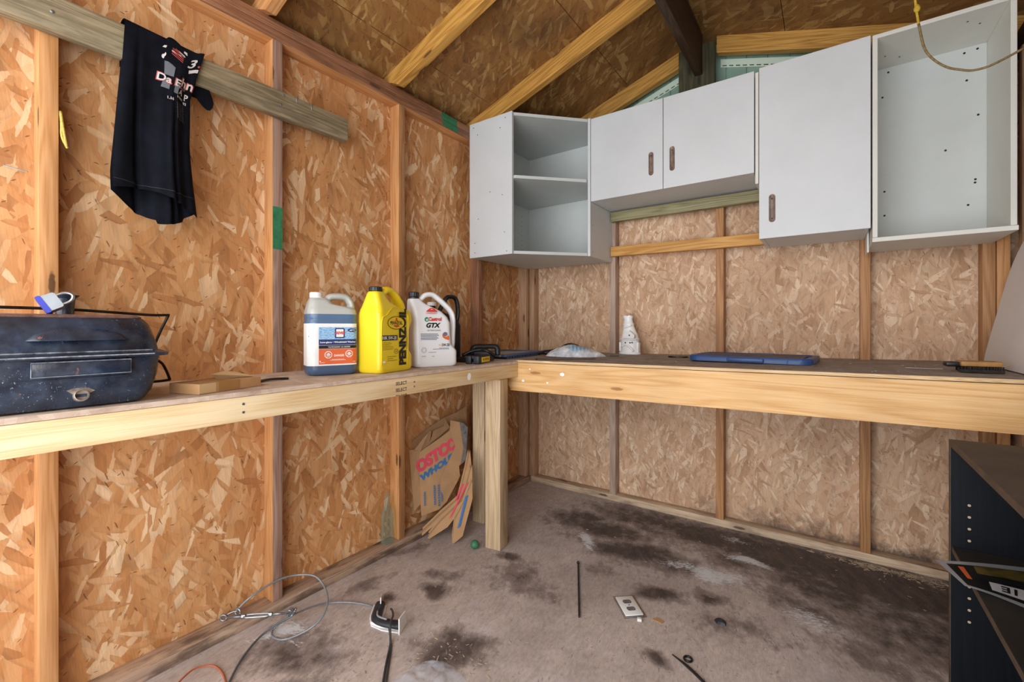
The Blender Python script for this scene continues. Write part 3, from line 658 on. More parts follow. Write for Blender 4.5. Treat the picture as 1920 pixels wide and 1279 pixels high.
# washer fluid jug
def fluid_mat():
    s = NT('jug_plastic_with_blue_fluid'); o = s.obj(); sp = s.n('ShaderNodeSeparateXYZ'); s.l(o, sp.inputs[0])
    lv = s.math('GREATER_THAN', sp.outputs[2], .2175)
    c = s.mix(lv, s.mix(s.smooth(sp.outputs[2], .0, .2), lin('4a5f7c'), lin('55708f')), lin('b4b6b0'))
    return s.set(c, .32, 0., **{'Subsurface Weight': .15, 'Subsurface Scale': .01})
FLUID = fluid_mat()
wj = thing('washer_fluid_jug', 'translucent jug of blue windshield washer fluid with white cap and orange label', 'jug', (.276, -1.708, ZL), R(70))
bm = BM()
loft(bm, [section(-.072, .072, .09, .03, 0), section(-.082, .082, .108, .03, .006), section(-.086, .086, .115, .03, .018), section(-.086, .086, .115, .03, .19), section(-.083, .083, .110, .03, .197), section(-.085, .085, .114, .03, .203), section(-.085, .085, .112, .03, .222), section(-.083, .082, .104, .03, .236), section(-.081, .06, .094, .028, .244), section(-.079, .006, .086, .026, .254), section(-.075, -.004, .074, .024, .266), section(-.071, -.01, .05, .02, .276)])
tube(bm, [(-.024, 0, .245), (-.014, 0, .268), (.0, 0, .280), (.03, 0, .283), (.052, 0, .280), (.064, 0, .268), (.071, 0, .25), (.073, 0, .225)], .0135, 10, 5, flat=1.9)
lathe(bm, [(.018, .262), (.017, .284)], 20, c=(-.05, 0, 0))
bm = remesh(bm, .0028, 5)
obj('jug_body', bm, FLUID, wj, smooth='all')
bm = BM(); lathe(bm, [(.0205, .277), (.021, .279), (.021, .293), (.019, .2955), (.0, .2955)], 28, c=(-.05, 0, 0)); lathe(bm, [(.023, .2755), (.023, .279)], 28, c=(-.047, 0, 0)); obj('cap', bm, WHITEP, wj, smooth=35)
f1, f2, f3, f4 = (wrapf(.172, .115, .028, o_) for o_ in (.0009, .0014, .0019, .0024))
lab = obj('label_sheet', gridpatch(f1, -.150, .0805, .036, .184, 40, 1), INKW, wj)
def lp_(name, bm, m, par=lab): return obj(name, bm, m, par, norm=False)
SKY = NT('label_water_picture'); o_ = SKY.obj(); SKYM = SKY.set(SKY.mix(SKY.smooth(SKY.noise(SKY.mapping(o_, 0, (20, 20, 90)), 6, 4), .35, .65), lin('4f93cc'), lin('b4d4e8')), .5)
lp_('picture_band', gridpatch(f2, -.052, .079, .128, .171, 20), SKYM); lp_('title_band', gridpatch(f2, -.052, .079, .108, .128, 20), INKN)
lp_('season_band', gridpatch(f2, -.052, .079, .0955, .107, 20), INKB); lp_('danger_panel', gridpatch(f2, -.052, .079, .041, .0945, 20), INKO)
def shape(f, polys, at=(0, 0), rot=0.):
    bm = BM()
    for p in polys: join(bm, flat(p))
    return wrapbm(bm, f, rot, at)
def rr(w, h, r): return rrect(-w/2, w/2, -h/2, h/2, r, 4)
lp_('logo_frame', shape(f3, [rr(.034, .036, .005)], (.018, .150)), INKN); lp_('logo_field', shape(f4, [rr(.025, .028, .002)], (.018, .150)), INKW)
f5 = wrapf(.172, .115, .028, .0029)
def words(par, f, body, at, w, h, m, name='lettering', rot=0., bold=.012, shear=0., cut=0):
    return obj(name, wrapbm(text_bm(body, .02, bold, width=w, height=h, shear=shear), f, rot, at, cut), m, par, norm=False)
words(lab, f5, 'CREVIER', (.018, .1505), .036, .010, INKR, 'brand_word', bold=.045)
lp_('temperature_oval', wrapbm(gridpatch(lambda a, b: Vector((.0150*math.sin(a)*math.cos(b*.0), 0, 0)) + Vector((0, b*.0065*math.cos(a), 0)), -1.57, 1.57, -1, 1, 16, 1), f4, 0, (.060, .160)), INKN); words(lab, f5, '-40°C', (.060, .160), .020, .0065, INKW, 'temperature', bold=.02)
words(lab, f3, 'Lave-glace • Windshield Washer', (.0135, .1175), .122, .0075, INKW, 'product_title', bold=.03)
words(lab, f3, 'TOUTES SAISONS • ALL SEASONS', (.016, .101), .075, .0042, INKW, 'season_text', bold=.02)
words(lab, f3, 'DANGER', (.016, .071), .035, .0075, INKW, 'danger_word', bold=.03)
for s_, sy in ((-.0205, .074), (.050, .076)):
    lp_('hazard_octagon', shape(f3, [ell(0, 0, .0135, .0135, 8, R(22.5))], (s_, sy)), INKW); lp_('octagon_field', shape(f4, [ell(0, 0, .0108, .0108, 8, R(22.5))], (s_, sy)), INKO)
    lp_('hazard_symbol', shape(f5, [ell(0, .0022, .0046, .004), rr(.016, .0022, .0008), [(-.007, -.007), (-.0055, -.008), (.007, -.001), (.006, .0005)], [(.007, -.007), (.0055, -.008), (-.007, -.001), (-.006, .0005)]], (s_, sy)), INKW)
for k, (w, zz) in enumerate(((.042, .0575), (.054, .0545))): lp_('small_print', shape(f3, [[(-w/2+w*j/12, -.0007), (-w/2+w*(j+.75)/12, -.0007), (-w/2+w*(j+.75)/12, .0007), (-w/2+w*j/12, .0007)] for j in range(12)], (.012, zz)), INKW)
lp_('small_print', shape(f3, [rr(.016, .0014, .0004), [(-.009, .003), (-.005, .003), (-.005, .007), (-.009, .007)]], (-.0405, .047)), INKW); words(lab, f3, '3.78L', (.068, .047), .011, .004, INKW, 'volume')
bm = BM(); join(bm, shape(f2, [ell(0, 0, .0012, .0012, 8)], (-.085, .155))); join(bm, shape(f2, [ell(0, 0, .0016, .0016, 8)], (-.085, .139))); join(bm, shape(f2, [ell(0, 0, .001, .001, 8)], (-.085, .124))); lp_('print_dot', bm, INKB)

# yellow oil jug
YEL = plain('yellow_plastic', 'eed326', .34, var=.02, **{'Subsurface Weight': .05, 'Subsurface Scale': .01})
yj = thing('motor_oil_jug', 'bright yellow oil jug with black cap and vertical black lettering', 'jug', (.359, -1.525, ZL), R(102.7))
bm = BM()
loft(bm, [section(-.093, .09, .095, .02, 0), section(-.1, .097, .106, .02, .004), section(-.1025, .1, .11, .018, .014), section(-.1025, .1, .11, .018, .058), section(-.1025, .092, .11, .018, .070), section(-.1025, .074, .11, .018, .085), section(-.1025, .070, .11, .018, .115), section(-.1025, .074, .11, .018, .15), section(-.1025, .09, .11, .018, .175), section(-.1025, .102, .11, .018, .195), section(-.1025, .103, .106, .018, .22), section(-.098, .095, .10, .018, .236), section(-.094, .03, .090, .018, .249), section(-.091, -.012, .078, .016, .264), section(-.089, -.026, .066, .016, .280), section(-.086, -.032, .054, .016, .298), section(-.082, -.04, .044, .015, .305)])
tube(bm, [(-.055, 0, .270), (-.038, 0, .294), (-.012, 0, .311), (.016, 0, .312), (.044, 0, .298), (.068, 0, .275), (.085, 0, .252), (.089, 0, .222)], .0145, 10, 5, flat=1.7)
bm = remesh(bm, .0028, 4)
obj('jug_body', bm, YEL, yj, smooth='all')
def ribcap(par, c, z, r, h, m=CAPB):
    bm = BM(); n = 36; rings = []
    for zz, q in ((z, 1), (z+h*.85, 1), (z+h, .9), (z+h, .02)):
        rings.append([Vector((c+(r*q+(.0008 if k % 2 and q == 1 else 0))*math.cos(2*math.pi*k/n), (r*q+(.0008 if k % 2 and q == 1 else 0))*math.sin(2*math.pi*k/n), zz)) for k in range(n)])
    loft(bm, rings); return obj('cap', bm, m, par)
ribcap(yj, -.061, .3055, .0235, .0165)
g1, g2, g3, g4 = (wrapf(.2, .11, .018, o_) for o_ in (.0016, .0022, .0028, .0034))
yl = obj('brand_lettering', wrapbm(text_bm('PENNZOIL', .05, .06, width=.218, height=.046), g1, R(90), (.028, .134)), INKB, yj, norm=False)
bm = BM(); bm = shape(g2, [ell(0, 0, .051, .0245, 32)], (-.012, .187)); lg = obj('oval_emblem', bm, INKB, yj, norm=False)
obj('oval_field', shape(g3, [ell(0, 0, .0485, .0225, 32)], (-.012, .187)), INKY, lg, norm=False)
obj('bell_mark', shape(g4, [[(-.012, .008), (-.004, .012), (-.004, .019), (.004, .019), (.004, .012), (.012, .008)], [(-.018, -.009), (.018, -.009), (.012, -.015), (.004, -.014), (0, -.019), (-.004, -.014), (-.012, -.015)]], (-.012, .187)), INKR, lg, norm=False)
words(lg, g4, 'PENNZOIL', (-.012, .187), .073, .013, INKB, 'emblem_word', bold=.025)
lg2 = obj('grade_box', gridpatch(g1, -.094, -.004, .1215, .1405, 16, 1), INKB, yj, norm=False); words(lg2, g2, '10K 5W-20', (-.050, .131), .078, .0125, INKW, 'grade_text', bold=.02)
BROWNINK = plain('ink_brown', '8a7a28', .5)
for k, w in enumerate((.045, .05, .04, .06, .062, .055)): obj('small_print', shape(g1, [[(-.045+w*j/9, -.0008), (-.045+w*(j+.72)/9, -.0008), (-.045+w*(j+.72)/9, .0008), (-.045+w*j/9, .0008)] for j in range(9)], (-.043, .114-.0052*k)), BROWNINK, yj, norm=False)
bm = BM(); tt = text_bm('o', .02); tt.free(); ring = ell(0, 0, .0122, .0095, 24); ring2 = ell(0, 0, .0105, .0082, 24)
V = [bm.verts.new((*p, 0)) for p in ring]; V2 = [bm.verts.new((*p, 0)) for p in ring2]
for i in range(24): bm.faces.new((V[i], V[(i+1) % 24], V2[(i+1) % 24], V2[i]))
obj('seal_ring', wrapbm(bm, g1, 0, (-.012, .079)), INKB, yj, norm=False); obj('seal_mark', shape(g1, [rr(.010, .0035, .001)], (-.012, .079)), BROWNINK, yj, norm=False)
for k, w in enumerate((.055, .035, .06)): obj('small_print', shape(g1, [[(-.03+w*j/7, -.0013), (-.03+w*(j+.7)/7, -.0013), (-.03+w*(j+.7)/7, .0013), (-.03+w*j/7, .0013)] for j in range(7)], (-.034, .061-.0075*k)), BROWNINK, yj, norm=False)
obj('small_round_mark', shape(g1, [ell(0, 0, .008, .0045, 16)], (-.082, .043)), INKW, yj, norm=False)
# gabled panel ridge embossed around the front face
bm = BM(); tube(bm, [(-.092, -.0545, .03), (-.0925, -.0545, .19), (-.066, -.0545, .214), (-.035, -.0525, .240), (-.01, -.0505, .246), (.03, -.0515, .240), (.062, -.0535, .222), (.066, -.0545, .19), (.064, -.0545, .03)], .0016, 6, 3); obj('panel_ridge', bm, YEL, yj, smooth='all')

# white oil jug
WJ = plain('white_jug_plastic', 'e6e8ea', .34, var=.015)
wo = thing('motor_oil_jug', 'white oil jug with dark cap and long side handle', 'jug', (.341, -1.263, ZL), R(69))
bm = BM()
loft(bm, [section(-.085, .09, .095, .025, 0), section(-.092, .097, .106, .025, .004), section(-.095, .1, .11, .022, .014), section(-.095, .1, .11, .022, .066), section(-.096, .092, .11, .022, .078), section(-.097, .074, .11, .022, .095), section(-.099, .070, .11, .022, .14), section(-.1, .068, .11, .022, .19), section(-.101, .056, .104, .022, .215), section(-.102, .03, .094, .02, .238), section(-.104, -.005, .082, .018, .255), section(-.106, -.035, .068, .018, .269), section(-.107, -.052, .056, .016, .281), section(-.106, -.058, .046, .015, .292)])
tube(bm, [(-.075, 0, .272), (-.052, 0, .292), (-.030, 0, .309), (.0, 0, .312), (.025, 0, .298), (.06, 0, .270), (.085, 0, .246), (.098, 0, .22), (.100, 0, .18), (.098, 0, .13), (.096, 0, .09), (.088, 0, .06)], .0118, 10, 5, flat=1.5)
bm = remesh(bm, .0028, 4)
obj('jug_body', bm, WJ, wo, smooth='all')
ribcap(wo, -.083, .301, .0225, .0195); bm = BM(); lathe(bm, [(.021, .292), (.0225, .293), (.0225, .2985), (.021, .299)], 28, c=(-.083, 0, 0)); obj('cap_ring', bm, CAPB, wo)
g1, g2, g3, g4 = (wrapf(.19, .11, .022, o_) for o_ in (.0016, .0022, .0028, .0034))
G0 = lambda s, z: g1(s, z)
def bit(name, polys, at, m, f=g1): return obj(name, shape(f, polys, at), m, wo, norm=False)
bit('red_crest', [[(-.026, -.007), (-.022, -.002), (-.010, .0075), (-.004, .0095), (.004, .0095), (.010, .0075), (.022, -.002), (.026, -.007)]], (-.025, .2425), INKR); words(wo, g2, 'NEW', (-.025, .246), .011, .0036, INKW, 'crest_word'); words(wo, g1, 'CANADIAN+', (-.026, .2295), .050, .0062, INKR, 'red_lettering', bold=.01)
words(wo, g1, 'Castrol', (-.010, .205), .060, .0165, INKR, 'brand_word', bold=.04, shear=.1)
bit('green_roundel', [ell(0, 0, .0098, .0098)], (-.048, .203), INKGR); bit('roundel_cut', [[(-.007, .0005), (.010, .004), (.010, .0005)], ell(.001, -.003, .004, .0025)], (-.048, .203), INKW, g2)
words(wo, g1, 'GTX', (-.017, .1785), .066, .0215, INKB, 'model_word', bold=.05, shear=.25); words(wo, g1, 'ULTRACLEAN', (-.015, .157), .062, .0065, INKG, 'ultraclean_word', bold=.02, shear=.2)
NAVYI = plain('ink_dark_blue', '3a4468', .5)
for k, w in enumerate((.078, .082, .074, .080, .072)): bit('small_print', [[(-.04+w*j/12, -.0013), (-.04+w*(j+.8)/12, -.0013), (-.04+w*(j+.8)/12, .0013), (-.04+w*j/12, .0013)] for j in range(12)], (-.034, .1415-.0058*k), NAVYI)
bit('oil_drop', [[(-.012, .012), (-.016, .004), (-.014, -.006), (-.004, -.014), (.012, -.019), (.017, -.018), (.017, -.008), (.014, .002), (.006, -.006), (-.004, -.004), (-.008, .004)]], (.039, .134), INKO); bit('oil_drop_core', [ell(0, 0, .010, .009)], (.037, .1405), plain('ink_slate', '6a7290', .5), g2); bit('oil_drop_shine', [ell(0, 0, .003, .0022)], (.044, .130), INKY, g3)
words(wo, g1, '5W-20', (.039, .094), .036, .0125, INKB, 'grade_text', bold=.02); words(wo, g1, 'SAE', (.012, .094), .012, .008, INKY, 'grade_prefix')
for w, x, z in ((.045, .032, .081), (.075, .018, .0765)): bit('small_print', [[(-w/2+w*j/10, -.0009), (-w/2+w*(j+.8)/10, -.0009), (-w/2+w*(j+.8)/10, .0009), (-w/2+w*j/10, .0009)] for j in range(10)], (x, z), NAVYI)
def ringshape(rx, ry, t, k=24):
    bm = BM(); V = [bm.verts.new((*p, 0)) for p in ell(0, 0, rx, ry, k)]; V2 = [bm.verts.new((*p, 0)) for p in ell(0, 0, rx-t, ry-t, k)]
    for i in range(k): bm.faces.new((V[i], V[(i+1) % k], V2[(i+1) % k], V2[i]))
    return bm
obj('seal_ring', wrapbm(ringshape(.0115, .0115, .0012), g1, 0, (-.060, .074)), INKG, wo, norm=False); obj('seal_ring', wrapbm(ringshape(.007, .007, .0008), g1, 0, (-.060, .074)), INKG, wo, norm=False)
for x, z, w in ((-.06, .048, .02), (-.022, .064, .035), (-.018, .047, .012)): bit('small_print', [[(-w/2+w*j/6, -.0012), (-w/2+w*(j+.7)/6, -.0012), (-w/2+w*(j+.7)/6, .0012), (-w/2+w*j/6, .0012)] for j in range(6)], (x, z), INKG)

# black jug standing behind the white one
bj = thing('oil_bottle', 'black oil jug hidden behind the white jug, only its handle showing', 'jug', (.170, -1.020, ZL), R(69))
bm = BM()
loft(bm, [section(-.085, .08, .08, .02, 0), section(-.09, .085, .09, .02, .006), section(-.09, .085, .09, .02, .18), section(-.09, .06, .085, .02, .215), section(-.088, .02, .075, .02, .235), section(-.085, -.03, .06, .018, .255)])
tube(bm, [(-.03, 0, .235), (.0, 0, .285), (.02, 0, .318), (.045, 0, .325), (.068, 0, .318), (.08, 0, .29), (.084, 0, .24), (.075, 0, .19)], .011, 10, 5, flat=1.5)
lathe(bm, [(.02, .24), (.019, .275)], 20, c=(-.06, 0, 0))
bm = remesh(bm, .0035, 3); obj('jug_body', bm, BLACKP, bj, smooth='all'); ribcap(bj, -.06, .276, .022, .018, WHITEP)

# ------------------------------------------------------------------ small tools at the bench corner
cl = thing('work_lamp', 'black hand tool with square end and yellow warning label, beside the white jug', 'tool', (.40, -1.02, ZL+.001), R(14))
bm = BM(); box(bm, -.028, .0, -.075, -.060, 0, .036, .003); box(bm, .012, .040, -.075, -.060, 0, .036, .003); box(bm, -.028, .040, -.064, -.055, .022, .036, .003); box(bm, -.028, .040, -.064, -.055, 0, .008, .002); obj('square_end', bm, RUBBER, cl, smooth=30)
bm = BM(); box(bm, .028, .040, -.055, .10, .004, .032, .002); box(bm, -.028, -.016, -.055, .13, .004, .032, .002); sr = obj('side_rail', bm, BLACKP, cl, smooth=30)
bm = BM(); box(bm, .0402, .0408, -.045, .045, .006, .030); obj('warning_label', bm, INKY, sr, label='yellow and black warning sticker')
bm = BM()
for k in range(4): box(bm, .0409, .0411, -.03+.018*k, -.022+.018*k, .014, .024)
obj('label_print', bm, INKB, sr)
bm = BM(); box(bm, -.016, .028, -.055, .0, .024, .029, .002); obj('slide_plate', bm, METAL, cl, smooth=30)
bm = BM(); tube(bm, [(-.10, .03, .03), (-.06, .05, .050), (-.02, .07, .058), (.02, .07, .052), (.04, .10, .03)], .008, 8, 5, flat=1.3); tube(bm, [(-.085, .10, .03), (-.08, .12, .068), (-.02, .13, .072), (.04, .13, .070), (.05, .12, .03)], .010, 8, 5, flat=1.4); obj('grip', bm, BLACKP, cl, smooth='all')
bm = BM(); box(bm, -.12, -.02, .0, .07, .0, .024, .004); obj('rear_body', bm, BLACKP, cl, smooth=30)

NAVY = plain('navy_plastic', '4c5e7c', .45, var=.1); TRANSP = plain('dusty_clear_panel', 'b8b8b0', .4, var=.15, scale=20)
tr = thing('parts_tray', 'slate blue organizer tray with cloudy lid and ribbed side, in the bench corner', 'tray', (0, 0, .901))
def quadM(o, ux, uy): return Matrix(((ux[0], uy[0], 0, o[0]), (ux[1], uy[1], 0, o[1]), (0, 0, 1, 0), (0, 0, 0, 1)))
MT = quadM((.405, -.80), (-.09, .996), (-.996, -.09))
bm = BM()
box(bm, 0, .44, 0, .022, .010, .024, .003, MT); box(bm, 0, .44, .258, .28, .010, .024, .003, MT); box(bm, 0, .022, .022, .258, .010, .024, .003, MT); box(bm, .418, .44, .022, .258, .010, .024, .003, MT)
obj('rim', bm, NAVY, tr, smooth=30)
bm = BM(); box(bm, .015, .425, .015, .265, .001, .0095, 0, MT); obj('base', bm, BLACKP, tr)
bm = BM(); box(bm, .022, .418, .022, .258, .0135, .0165, 0, MT); obj('lid_panel', bm, TRANSP, tr)
bm = BM()
for k in range(13): v = box(bm, .03+.028*k, .042+.028*k, .006, .0145, .001, .010, 0, MT)
obj('side_rib', bm, NAVY, tr)
bm = BM(); lathe(bm, [(.008, 0), (.009, .01), (.004, .016)], 12, M=Matrix.Translation((.39, -.835, .012+.002))); obj('latch', bm, METAL, tr)
bp = BM(); tube(bp, [(.33, -.34, .912), (.40, -.26, .925), (.44, -.20, .955), (.49, -.17, .945), (.53, -.20, .915)], .011, 8, 5, flat=1.6); tube(bp, [(.36, -.36, .912), (.42, -.33, .914), (.50, -.30, .914)], .010, 8, 4, flat=1.7)
obj('rubber_strap', bp, BLACKP, None, smooth='all', label='bent black rubber piece behind the plastic bag on the corner of the bench', cat='rubber piece')

# clear bag with blue print
def bagmat():
    s = NT('clear_plastic_bag_blue'); o = s.obj(); sp = s.n('ShaderNodeSeparateXYZ'); s.l(o, sp.inputs[0])
    top = s.smooth(s.math('ADD', sp.outputs[2], s.math('MULTIPLY', s.noise(o, 40, 4), .02)), .030, .060)
    stripe = s.smooth(s.math('SINE', s.math('MULTIPLY', sp.outputs[0], 320.)), -.3, .6)
    mid = s.smooth(s.math('ABSOLUTE', s.math('SUBTRACT', sp.outputs[0], .02)), .075, .03)
    f = s.math('MULTIPLY', s.math('MULTIPLY', top, mid), s.math('ADD', .55, s.math('MULTIPLY', stripe, .45)))
    c = s.mix(f, s.ramp(s.noise(o, 26, 4), [(.35, lin('b4bcc8')), (.65, lin('f0f3f6'))]), lin('63a6cc'))
    s.bump(s.noise(o, 60, 5, .6), .6, .004)
    return s.set(c, .22, 0., **{'Coat Weight': .6, 'Coat Roughness': .1})
bm = BM(); n, m_ = 40, 20; V = []
for i in range(n+1):
    row = []
    for j in range(m_+1):
        u, v = i/n*2-1, j/m_*2-1
        env = max(0, 1-abs(u)**1.7)**.8*max(0, 1-abs(v)**2.4)**.6
        h = .060*env*(1+.22*noise.noise((u*3, v*2, 1)))*(1-.15*u) + .007*noise.noise((u*9, v*9, 2))*env + .003*noise.noise((u*24, v*20, 4))*env
        wv = .088*(max(0, 1-abs(u)**1.7))**.75+.006
        row.append(bm.verts.new((u*.165, v*wv+.01*noise.noise((u*4, v, 4)), max(.0, h)+.0012)))
    V.append(row)
for i in range(n):
    for j in range(m_): bm.faces.new((V[i][j], V[i+1][j], V[i+1][j+1], V[i][j+1]))
e = [x for x in bm.edges if len(x.link_faces) == 1]; bmesh.ops.holes_fill(bm, edges=e, sides=0)
o = obj('plastic_bag', bm, bagmat(), None, smooth=60, label='filled clear plastic bag with blue print, lying on the back bench', cat='bag'); o.location = (.625, -.455, ZB(.625)+.0015); o.rotation_euler = (0, 0, R(28))
bm = BM(); tube(bm, [(.56, -.765, .0035), (.60, -.75, .004), (.72, -.66, .004), (.80, -.58, .0035)], .0016, 6, 6); tube(bm, [(.575, -.772, .0035), (.562, -.765, .0035), (.56, -.75, .0035)], .0022, 6, 4)
o = obj('wire_hook', bm, WIRE, None, smooth='all', label='thin dark hooked wire lying near the front edge of the back bench', cat='wire'); o.location = (0, 0, ZB(.65)-.0005)

# white ceramic figurine
CER = plain('white_ceramic', 'f6f6f4', .3, var=.03)
fg = thing('ceramic_figurine', 'white ceramic house-shaped candle figurine with tapered chimney, standing by the back wall', 'figurine', (.800, -.105, ZB(.8)+.001), R(-8))
bm = BM()
def ring_(r1, r2, z, dx=0, k=20, wob=.0): return [Vector((r1*math.cos(2*math.pi*i/k)+dx, r2*math.sin(2*math.pi*i/k), z+wob*math.sin(i*1.9))) for i in range(k)]
loft(bm, [ring_(.066, .042, 0), ring_(.069, .044, .005), ring_(.066, .042, .011), ring_(.052, .036, .016), ring_(.056, .037, .05), ring_(.056, .037, .082), ring_(.060, .040, .088), ring_(.054, .036, .094), ring_(.049, .033, .115), ring_(.040, .030, .14, -.004), ring_(.036, .027, .155, -.006), ring_(.032, .025, .17, -.008), ring_(.034, .026, .178, -.008), ring_(.029, .023, .184, -.009), ring_(.025, .021, .205, -.010), ring_(.030, .024, .217, -.011, wob=.002), ring_(.031, .025, .226, -.012, wob=.003), ring_(.022, .018, .224, -.012), ring_(.018, .014, .20, -.012)])
bd = obj('body', bm, CER, fg, smooth=50)
bm = BM(); prism(bm, [(-.016, .096), (.050, .094), (.054, .112), (.020, .140), (-.018, .116)], .028, .046, M=Matrix.Rotation(R(90), 4, 'X')); obj('gable_front', bm, CER, fg, smooth=30)
bm = BM(); box(bm, .050, .062, -.014, .014, .012, .070, .004); box(bm, -.066, -.052, -.012, .012, .015, .07, .004); obj('side_buttress', bm, CER, fg, smooth=30)
bm = BM(); tube(bm, [(-.035, -.034, .045), (-.01, -.040, .055), (.02, -.040, .045), (.04, -.034, .02)], .006, 8, 4); tube(bm, [(-.055, -.02, .088), (-.02, -.040, .090), (.03, -.040, .088), (.056, -.02, .088)], .004, 8, 4); tube(bm, [(-.03, -.022, .15), (0, -.030, .16), (.022, -.022, .17)], .005, 8, 4); obj('moulded_relief', bm, CER, fg, smooth='all')
dots([(.022, -.0465, .112), (-.008, -.0385, .068), (.022, -.0385, .068), (.034, -.0365, .070)], RXm, .0042, 'window_hole', fg)

# blue storage lid on the back bench
BLUE = plain('blue_plastic', '2c4f86', .42, var=.06); DUST = plain('dusty_lid_top', '6e6260', .8, var=.18, scale=14)
ld = thing('storage_lid', 'blue plastic storage tote lid lying flat and dusty on the back bench', 'lid', (1.478, -.385, ZB(1.478)+.0015), R(-4))
bm = BM(); loft(bm, [[Vector((x, y, z)) for x, y in rrect(-.235-a, .235+a, -.155-a, .155+a, .045, 6)] for a, z in ((.0, 0), (.004, .002), (.004, .021), (.0, .026), (-.016, .026), (-.020, .020))]); obj('lid_rim', bm, BLUE, ld, smooth=40)
bm = BM(); prism(bm, rrect(-.2, .2, -.12, .12, .035, 6), .0205, .0245); obj('lid_panel', bm, DUST, ld, smooth=30)
bm = BM(); box(bm, -.07, .07, -.172, -.156, .004, .020, .003); hd = obj('latch_handle', bm, BLUE, ld, smooth=30)
bm = BM(); box(bm, .15, .155, -.163, -.1585, .003, .022); box(bm, -.02, .06, .12, .158, .022, .0275, .002); obj('rib', bm, BLUE, ld)
bm = BM(); prism(bm, ell(0, 0, .05, .035, 20), 0, .006); o = obj('flat_lid', bm, BLACKP, None, label='small flat dark lid lying left of the blue tote lid', cat='lid'); o.location = (1.12, -.27, ZB(1.12)+.0008)
bm = BM(); box(bm, -.025, .025, -.005, .005, 0, .005, .001); o = obj('steel_strip', bm, BLACKP, None, label='tiny dark metal strip between the plastic bag and the figurine', cat='metal strip'); o.location = (.80, -.34, ZB(.8)+.0008); o.rotation_euler = (0, 0, R(20))

# brushes at the right
WB = plain('brush_wood', 'b08248', .55, var=.12, scale=20); BR = plain('dark_bristle', '2a2420', .85, var=.3, scale=60, bump=.4)
br = thing('scrub_brush', 'wooden block brush with dark bristles, in front of the leaning white board', 'brush', (2.150, -.575, ZB(2.15)+.001), R(6))
bm = BM(); box(bm, -.045, .055, -.03, .03, .017, .034, .005); obj('brush_block', bm, WB, br, smooth=30)
bm = BM(); random.seed(3)
for i in range(34):
    for j in range(10):
        x, y = -.040+.0028*i, -.028+.006*j; a, b = random.uniform(-.006, .006), random.uniform(-.004, .004)
        box(bm, x-.0014+a, x+.0014+a, y-.002+b, y+.002+b, .0, .0175)
obj('bristles', bm, BR, br, kind='stuff')
bm = BM(); box(bm, -.078, -.035, -.02, .018, .014, .030, .005); obj('dark_end', bm, BLACKP, br, smooth=30, label='dark taped end')
bm = BM(); box(bm, -.05, .05, -.012, .012, 0, .009, .002); o = obj('dark_board_scrap', bm, BR, None, label='thin dark scrap lying just in front of the wooden brush', cat='scrap'); o.location = (2.15, -.635, ZB(2.14)+.001); o.rotation_euler = (0, 0, R(4))
bm = BM(); prism(bm, [(-.05, 0), (.05, .004), (.05, .011), (-.04, .010)], 0, .0006); o = obj('paper_scrap', bm, INKW, None, label='pale thin scrap left of the wooden brush', cat='scrap'); o.location = (2.03, -.52, ZB(2.03)+.001)

# leaning white board
bm = BM(); pts = rrect(-1.15, -.195, -.12, .505, .2, 8); pts = [(y, max(z, 0)) for y, z in pts]
a = []; b = []
for y, z in pts:
    x = 2.238+z*.205; a.append(bm.verts.new((x, y, ZB(2.25)+.003+z))); b.append(bm.verts.new((x+.0155, y, ZB(2.25)+.0045+z)))
bm.faces.new(a); bm.faces.new(b[::-1]); n = len(a)
for i in range(n): bm.faces.new((a[i], b[i], b[(i+1) % n], a[(i+1) % n]))
bmesh.ops.remove_doubles(bm, verts=bm.verts, dist=1e-5)
obj('tabletop_board', bm, plain('white_laminate_board', 'dcd8d6', .5, var=.02), None, label='white board with rounded corner leaning on the right wall above the bench', cat='board')

# ------------------------------------------------------------------ bookcase with magazine
def bcmat():
    s = NT('blue_black_woodgrain'); uv = s.uv()
    g = s.noise(s.mapping(uv, 0, (140, 3, 1)), 1, 4, .6); c = s.ramp(g, [(.35, lin('04070b')), (.6, lin('080e17')), (.8, lin('121d2c'))])
    c = s.mix(s.smooth(s.noise(uv, 9, 5, .7), .62, .8, 0, .4), c, lin('4a5462')); return s.set(c, .55, 0., **{'Specular IOR Level': .25})
BC = bcmat(); BCTOP = plain('dusty_dark_top', '54463a', .8, var=.15, scale=10); BCE = plain('brown_edge_strip', '4c3e30', .6, var=.2, scale=30); BCIN = plain('dark_shelf_top', '2c2622', .75, var=.25, scale=8)
bx0, bx1, by0, by1 = 2.02, 2.335, -1.74, -.985
bc = thing('bookcase', 'low black bookcase with dusty top, open front, under the bench on the right', 'bookcase')
def bb_(n, b, m, par=bc, **k):
    bm = BM(); box(bm, *b); return obj(n, bm, m, par, **k)
sp_ = bb_('side_panel', (bx0+.001, bx1, by1-.016, by1, .0, .750), BC); bb_('side_panel', (bx0+.001, bx1, by0, by0+.016, .0, .750), BC)
bb_('top_panel', (bx0+.001, bx1, by0, by1, .7505, .766), BCTOP); bb_('shelf', (bx0+.004, bx1-.006, by0+.017, by1-.0165, .469, .484), BCIN); bb_('bottom_panel', (bx0+.004, bx1-.006, by0+.017, by1-.0165, .05, .066), BCIN)
bb_('back_panel', (bx1-.005, bx1, by0+.016, by1-.0165, .02, .7505), BC)
for z0, z1, y0, y1, n in ((.7505, .766, by0, by1, 'edge_strip'), (.469, .484, by0+.017, by1-.0165, 'edge_strip'), (0, .750, by1-.016, by1, 'edge_strip')):
    bb_(n, (bx0-.0005 if z0 != .469 else bx0+.003, bx0+.001 if z0 != .469 else bx0+.004, y0, y1, z0, z1), BCE)
PIN = plain('pin_hole_pale', 'b8a88c', .6)
